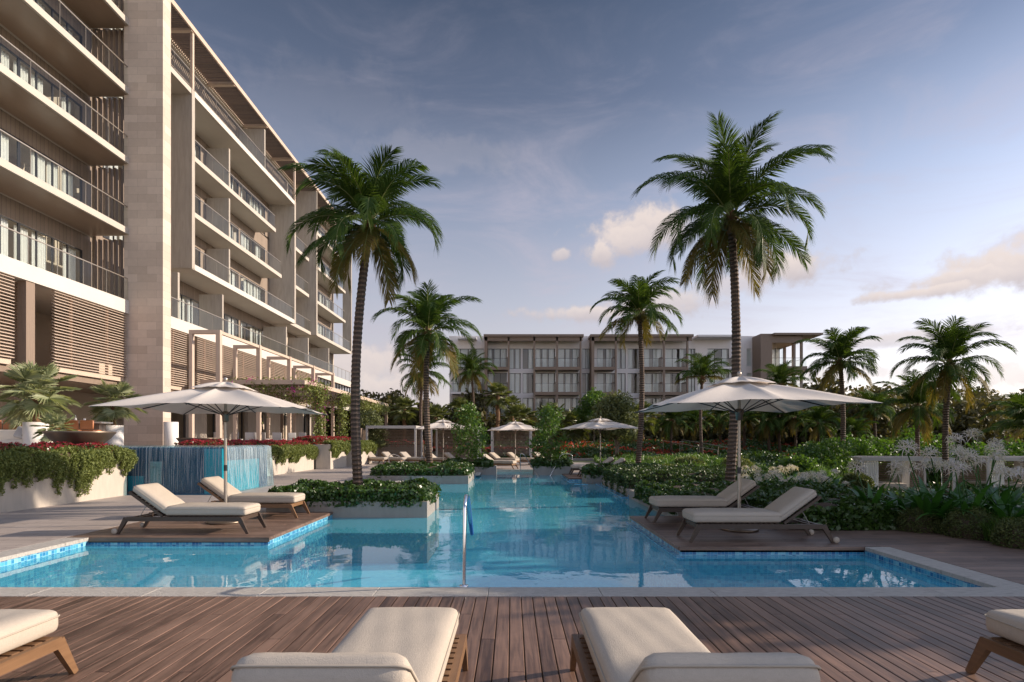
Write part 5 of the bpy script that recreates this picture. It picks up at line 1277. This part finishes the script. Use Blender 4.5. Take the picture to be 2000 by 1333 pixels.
fans = [(972, 772, 58, 26, 'lone slender fan palm in front of the far block, left of centre', 0), (1015, 818, 60, 34, 'bushy fan palm behind the centre umbrella, left one', 1), (1078, 815, 62, 32, 'bushy fan palm in front of the far block, right of the centre umbrella', 1), (1122, 828, 61, 30, 'bushy dark fan palm left of the far right deck umbrella', 0),
        (790, 800, 66, 26, 'dark fan palm at the left end of the tree line', 0), (768, 790, 70, 20, 'fan palm top beside the pergola corner', 1), (850, 815, 64, 30, 'bushy fan palm behind the second cabana', 1), (1255, 815, 60, 30, 'fan palm just right of the slender right palm trunk', 0), (1000, 790, 64, 18, 'small fan palm top in front of the far block', 0),
        (1862, 800, 62, 30, 'fan palm in the right tree line, beside the tall garden palm', 1), (1925, 808, 66, 28, 'fan palm in the right tree line, towards the right edge', 0), (1985, 796, 60, 30, 'fan palm at the right end of the tree line', 1), (1745, 820, 64, 28, 'fan palm in the tree line behind the dense dark palm', 0), (896, 800, 68, 24, 'fan palm between the second cabana and the far block', 0)]
for px, py, Y, rp, lb, v in fans:
    zb = gh(WX(px, Y), Y); fan_palm(lb, (WX(px, Y), Y, zb), max(.8, WZ(py, Y)-zb), v, rp/F*Y/1.45, px*.37, .2, group='fan palms in the garden')
# multi-stem and leafy trees
leafy_tree('small leafy tree in the far planter left of the pool end', (-2.35, 30.9, .2), 3.3, 1.2, 2600, M['tree'], 1, .09, 16, .035, top=.03, lo=.1, zlow=.2)
leafy_tree('small leafy tree in the far planter behind the pool handrails', (2.05, 30.8, .2), 3.2, 1.15, 2400, M['tree'], 5, .09, 15, .035, top=.03, lo=.1, zlow=.2)
leafy_tree('pale multi-stemmed tree behind the far right deck umbrella', (WX(1205, 46), 46, .1), 5.2, 2.3, 8500, M['olive'], 8, .14, 12, .07, stems=5, zlow=.4, lo=.3)
leafy_tree('feathery olive shrub at the far corner of the pergola', (-10.9, 44.5, 0), 3.9, 1.5, 7000, M['olive'], 9, .09, 10, .05, stems=4, zlow=.35)
leafy_tree('leafy tree with light green crown before the far block', (WX(1160, 58), 58, 1.1), 5.6, 2.2, 6000, M['tree'], 10, .16, 9, .08, lo=.3)
# bright bushes of the right garden
for i, (px, py, Y, r, h, lb) in enumerate([(1585, 905, 26, 1.3, 1.4, 'rounded dark green bush left of the slim garden palm'), (1618, 895, 27, 1.4, 1.9, 'dark green bush at the foot of the slim garden palm'), (1700, 870, 40, 2.6, 2.9, 'bright green bush behind the left cabana roof'), (1775, 862, 41, 3.0, 3.5, 'tallest bright green bush, above the middle of the cabana'), (1832, 872, 40, 2.0, 2.9, 'bright bush just left of the right-hand tall palm trunk'),
        (1905, 885, 40, 2.6, 2.5, 'green bush between the two cabana roofs'), (1975, 885, 41, 2.6, 2.5, 'green bush above the cabana at the right edge'), (1655, 885, 38, 1.9, 2.6, 'green bush directly behind the slim garden palm trunk'), (1555, 930, 22, 1.0, .9, 'small dark bush behind the white lilies')]):
    x = WX(px, Y); leafy_tree(lb, (x, Y, gh(x, Y)-.1), h, r, int(3500+1500*r), M['bright'] if i not in (0, 1, 8) else M['tree'], 20+i, .13 if Y > 30 else .09, 11, .06, name='bush', cat='bush', lo=.5, top=.12, zlow=.22, group='bushes in the right garden', elong=1.5)
# clipped shrubs
for i, (px, py, Y, r, h, lb) in enumerate([(1793, 0, 10.55, .40, .40, 'low rounded shrub at the deck edge right of the groundcover'), (1898, 0, 9.85, .42, .46, 'larger rounded shrub at the deck edge in front of the tall lilies'), (1996, 0, 8.95, .36, .42, 'rounded shrub at the deck edge cut by the right edge of the picture'),
        (1284, 0, 33, .75, .55, 'small clipped shrub beside the second right palm trunk'), (1345, 0, 30, .85, .75, 'clipped round shrub in the lawn left of the tallest palm'), (1438, 0, 28, .75, .85, 'clipped round shrub directly right of the tallest palm trunk'), (1312, 0, 27, .8, .5, 'low clipped shrub in front of the round one, left of the tallest palm'), (1672, 0, 20, .45, .50, 'small dark shrub left of the cabana curtain')]):
    ball_shrub(lb, (WX(px, Y), Y, max(gh(WX(px, Y), Y), -.1)), r, h+.1, 12000 if Y < 12 else 5000, M['shrub'] if i in (0, 1, 2, 7) else M['ivy'], 30+i, .017 if Y < 12 else .05, group='clipped round shrubs')
GT = grass_tuft_mesh(420, .30, .50, 1); g = random.Random(9); GF = grass_tuft_mesh(420, .55, .6, 2, .02)
tufts = [(WX(px, Y), Y) for px, Y in ((1850, 10.4), (1945, 9.6), (1960, 9.9), (1975, 9.3), (1930, 10.3), (1870, 10.8))]
for i, (x, y) in enumerate(tufts):
    o = link('grass_tuft', GT, None, (x, y, -.08)); o.scale = (1, 1, .85+.1*(i % 3)); tag(o, ['grass tuft right of the low rounded shrub at the deck edge', 'grass tuft in front of the larger rounded shrub', 'grass tuft right behind the larger rounded shrub', 'grass tuft nearest the shrub at the right picture edge', 'tall grass tuft between the two right-hand rounded shrubs', 'rear grass tuft under the spider lilies'][i], 'grass tuft', 'grass tufts by the right deck')
# sweeps of grass and groundcover on the slope: nobody could count these
def sweep(name, pts_fn, n, size, m, seed, elong=3.0, kind='stuff', label=None, cat='grass'):
    g = np.random.default_rng(seed); P_ = pts_fn(g, n); P_ = np.array([(x, y, gh(x, y)+z-.02) for x, y, z in P_]); V, Fq = leaf_quads(P_, size, np.tile([0, -.4, .6], (len(P_), 1)), elong=elong, bias=.4, seed=seed, droop=-1.2)
    return tag(link(name, mesh_np(name, V, [Fq], m)), label, cat, kind=kind)
def region(x0, x1, y0, y1, h, drop=0):
    def f(g, n):
        x = g.uniform(x0, x1, n); y = g.uniform(y0, y1, n); z = h*(.35+.65*(.5+.5*np.sin(x*1.7+np.sin(y*.9)*2)*np.sin(y*1.3+x*.5)))*g.uniform(.2, 1, n); return np.stack([x, y, z], 1)
    return f
sweep('grass', region(6.3, 14, 17.8, 44, .55), 45000, .10, M['grass'], 1, 5.0, label='long green ornamental grass covering the right garden slope')
sweep('ground_cover', region(6.5, 13, 15, 36, .22), 22000, .09, M['hedge_dark'], 2, 1.6, label='low dark green ground cover between the right garden shrubs', cat='ground cover')
sweep('ground_cover', region(11, 36, 20, 52, .5), 34000, .16, M['hedge'], 3, 1.6, label='dark ground cover of the sunken right garden', cat='ground cover')
def clumps(x0, x1, y0, y1, h, nc, r, seed0):
    def f(g, n):
        cx = g.uniform(x0, x1, nc); cy = g.uniform(y0, y1, nc); k = g.integers(0, nc, n); d = g.normal(0, r, (n, 2))
        return np.stack([cx[k]+d[:, 0]*1.8, cy[k]+d[:, 1], h*np.exp(-(d**2).sum(1)/(2*r*r))*g.uniform(.4, 1.1, n)], 1)
    return f
sweep('flower_slope', clumps(2.5, 30, 46, 62, .5, 130, .50, 4), 17000, .15, M['coral'], 4, 1.2, label='mass of coral red flowers on the slope before the far block', cat='flowers')
sweep('slope_foliage', region(-2, 34, 45, 63, .55), 34000, .18, M['hedge'], 5, 1.6, label='green foliage between the red flowers of the far slope', cat='ground cover')
# spider lilies
lil = [(1705, 11.0, 2, 1.12, .62), (1768, 10.9, 1, .95, .80), (1815, 10.6, 3, 1.25, .95), (1845, 11.2, 3, 1.5, 1.0), (1900, 10.8, 3, 1.45, 1.0), (1945, 10.4, 3, 1.20, .92), (1975, 9.8, 2, 1.05, .90), (1830, 11.8, 3, 1.35, 1.0), (1885, 10.3, 2, .95, .8), (2030, 10.6, 3, 1.2, .95), (1925, 11.6, 3, 1.5, 1.0), (2060, 11.6, 3, 1.3, 1.0)]
lll = ['spider lily with two flower heads, leftmost of the tall ones, before the cabana curtain', 'spider lily low beside the leftmost tall one', 'spider lily in front of the cabana right post', 'tallest spider lily, its heads above the cabana roof', 'spider lily before the gap between the two cabanas', 'spider lily right of the gap between the cabanas', 'low spider lily near the right edge of the picture', 'spider lily standing behind the others before the cabana',
       'short spider lily just behind the larger rounded shrub', 'spider lily half cut by the right edge of the picture', 'spider lily behind the others near the right edge', 'rearmost spider lily at the right edge']
for i, ((px, Y, nh, hh, sc), lb) in enumerate(zip(lil, lll)): lily(lb, (WX(px, Y), Y, -.1), nh, hh, 1.05+.05*(i % 3), i, 'spider lilies by the right deck', i*.7)
g = random.Random(12)
for i in range(11):
    Y = g.uniform(15.5, 19.5); px = 1470+150*(i/10.)+g.uniform(-4, 4); lily('%s white spider lily rightwards from the umbrella pole, beyond the loungers' % ORD[i], (WX(px, Y), Y, -.05), 3, g.uniform(.65, 1.0), .85, 40+i, 'distant white spider lilies behind the loungers', i)
# steps rail on the slope
for i, (px, lb) in enumerate([(1400, 'thin metal stair rail on the flower slope, left of the tallest palm'), (1360, 'second thin stair rail on the flower slope, farther left')]):
    Y = 46; x = WX(px, Y); t = thing('stair_rail', lb, 'handrail', (x, Y, gh(x, Y))); MB().tube([(-1.6, 4, 1.5), (1.0, -2, .75)], .03, 6).build('top_rail', M['pmetal'], t)
    for k in range(4): MB().tube([(-1.6+.86*k, 4-2*k, .3-.1*k), (-1.6+.86*k, 4-2*k, 1.5-.25*k)], .02, 5).build('post', M['pmetal'], t)
# dark wood behind everything
def wood(name, label, x0, x1, y0, y1, h0, h1, nb, n, seed, size=.55):
    g = np.random.default_rng(seed); B = []
    for i in range(nb):
        x = x0+(x1-x0)*(i+g.uniform(0, 1))/nb; y = g.uniform(y0, y1); h = g.uniform(h0, h1); r = g.uniform(2.2, 3.8)
        for k in range(4): B.append((x+g.normal(0, 1.2), y+g.normal(0, 1), 1+h*(k+1)/4.6, r*g.uniform(.6, 1), r*g.uniform(.6, 1), r*g.uniform(.45, .8)))
    P_, O = blob_points(B, n, seed, .5); V, Fq = leaf_quads(P_, size, O, elong=1.6, bias=.2, seed=seed); me = mesh_np(name, V, [Fq], M['far']); return tag(link(name, me), label, 'woodland', kind='stuff')
wood('woodland', 'dark mass of trees between the hotel and the far block', -24, -6.5, 68, 76, 3.6, 6.0, 13, 26000, 1, .34)
wood('woodland', 'dark mass of trees along the right horizon', 33, 110, 62, 90, 4.5, 7.2, 34, 60000, 2, .42)
wood('woodland', 'dark shrubs at the foot of the far apartment block', -4, 32, 66, 69, 1.6, 3.2, 20, 24000, 3, .34)
wood('woodland', 'dark trees between the low palms and the right garden', 26, 48, 52, 60, 2.6, 4.4, 12, 22000, 4, .34)
wood('woodland', 'far line of trees on the left horizon beyond the hotel', -120, -26, 110, 130, 5, 8, 16, 20000, 6, .7)
# trees of the garden outside the frame on the right: they throw the shade that lies over the right deck
for i, (x, y, h, r, lb) in enumerate([(15.5, 12.4, 6.2, 2.6, 'broad garden tree right of the right deck, outside the picture'), (15.2, 9.0, 5.8, 2.8, 'broad garden tree beside the near right deck, outside the picture'), (21.0, 15.2, 7.4, 3.2, 'broad garden tree behind the tall lilies, outside the picture'), (16.0, 6.6, 4.8, 1.7, 'smaller garden tree beside the foreground deck, outside the picture'), (25.5, 18.8, 8.4, 3.2, 'largest garden tree beyond the lilies, outside the picture')]):
    leafy_tree(lb, (x, y, -.1), h, r, 6500, M['tree'], 60+i, .22, 12, .14, lo=.35, zlow=.25, top=.1)
palm('coconut palm right of the foreground deck, outside the picture', (14.6, 3.4, -.1), (14.4, 3.3, 5.1), 3, 1.0, 1.0, nuts=False)
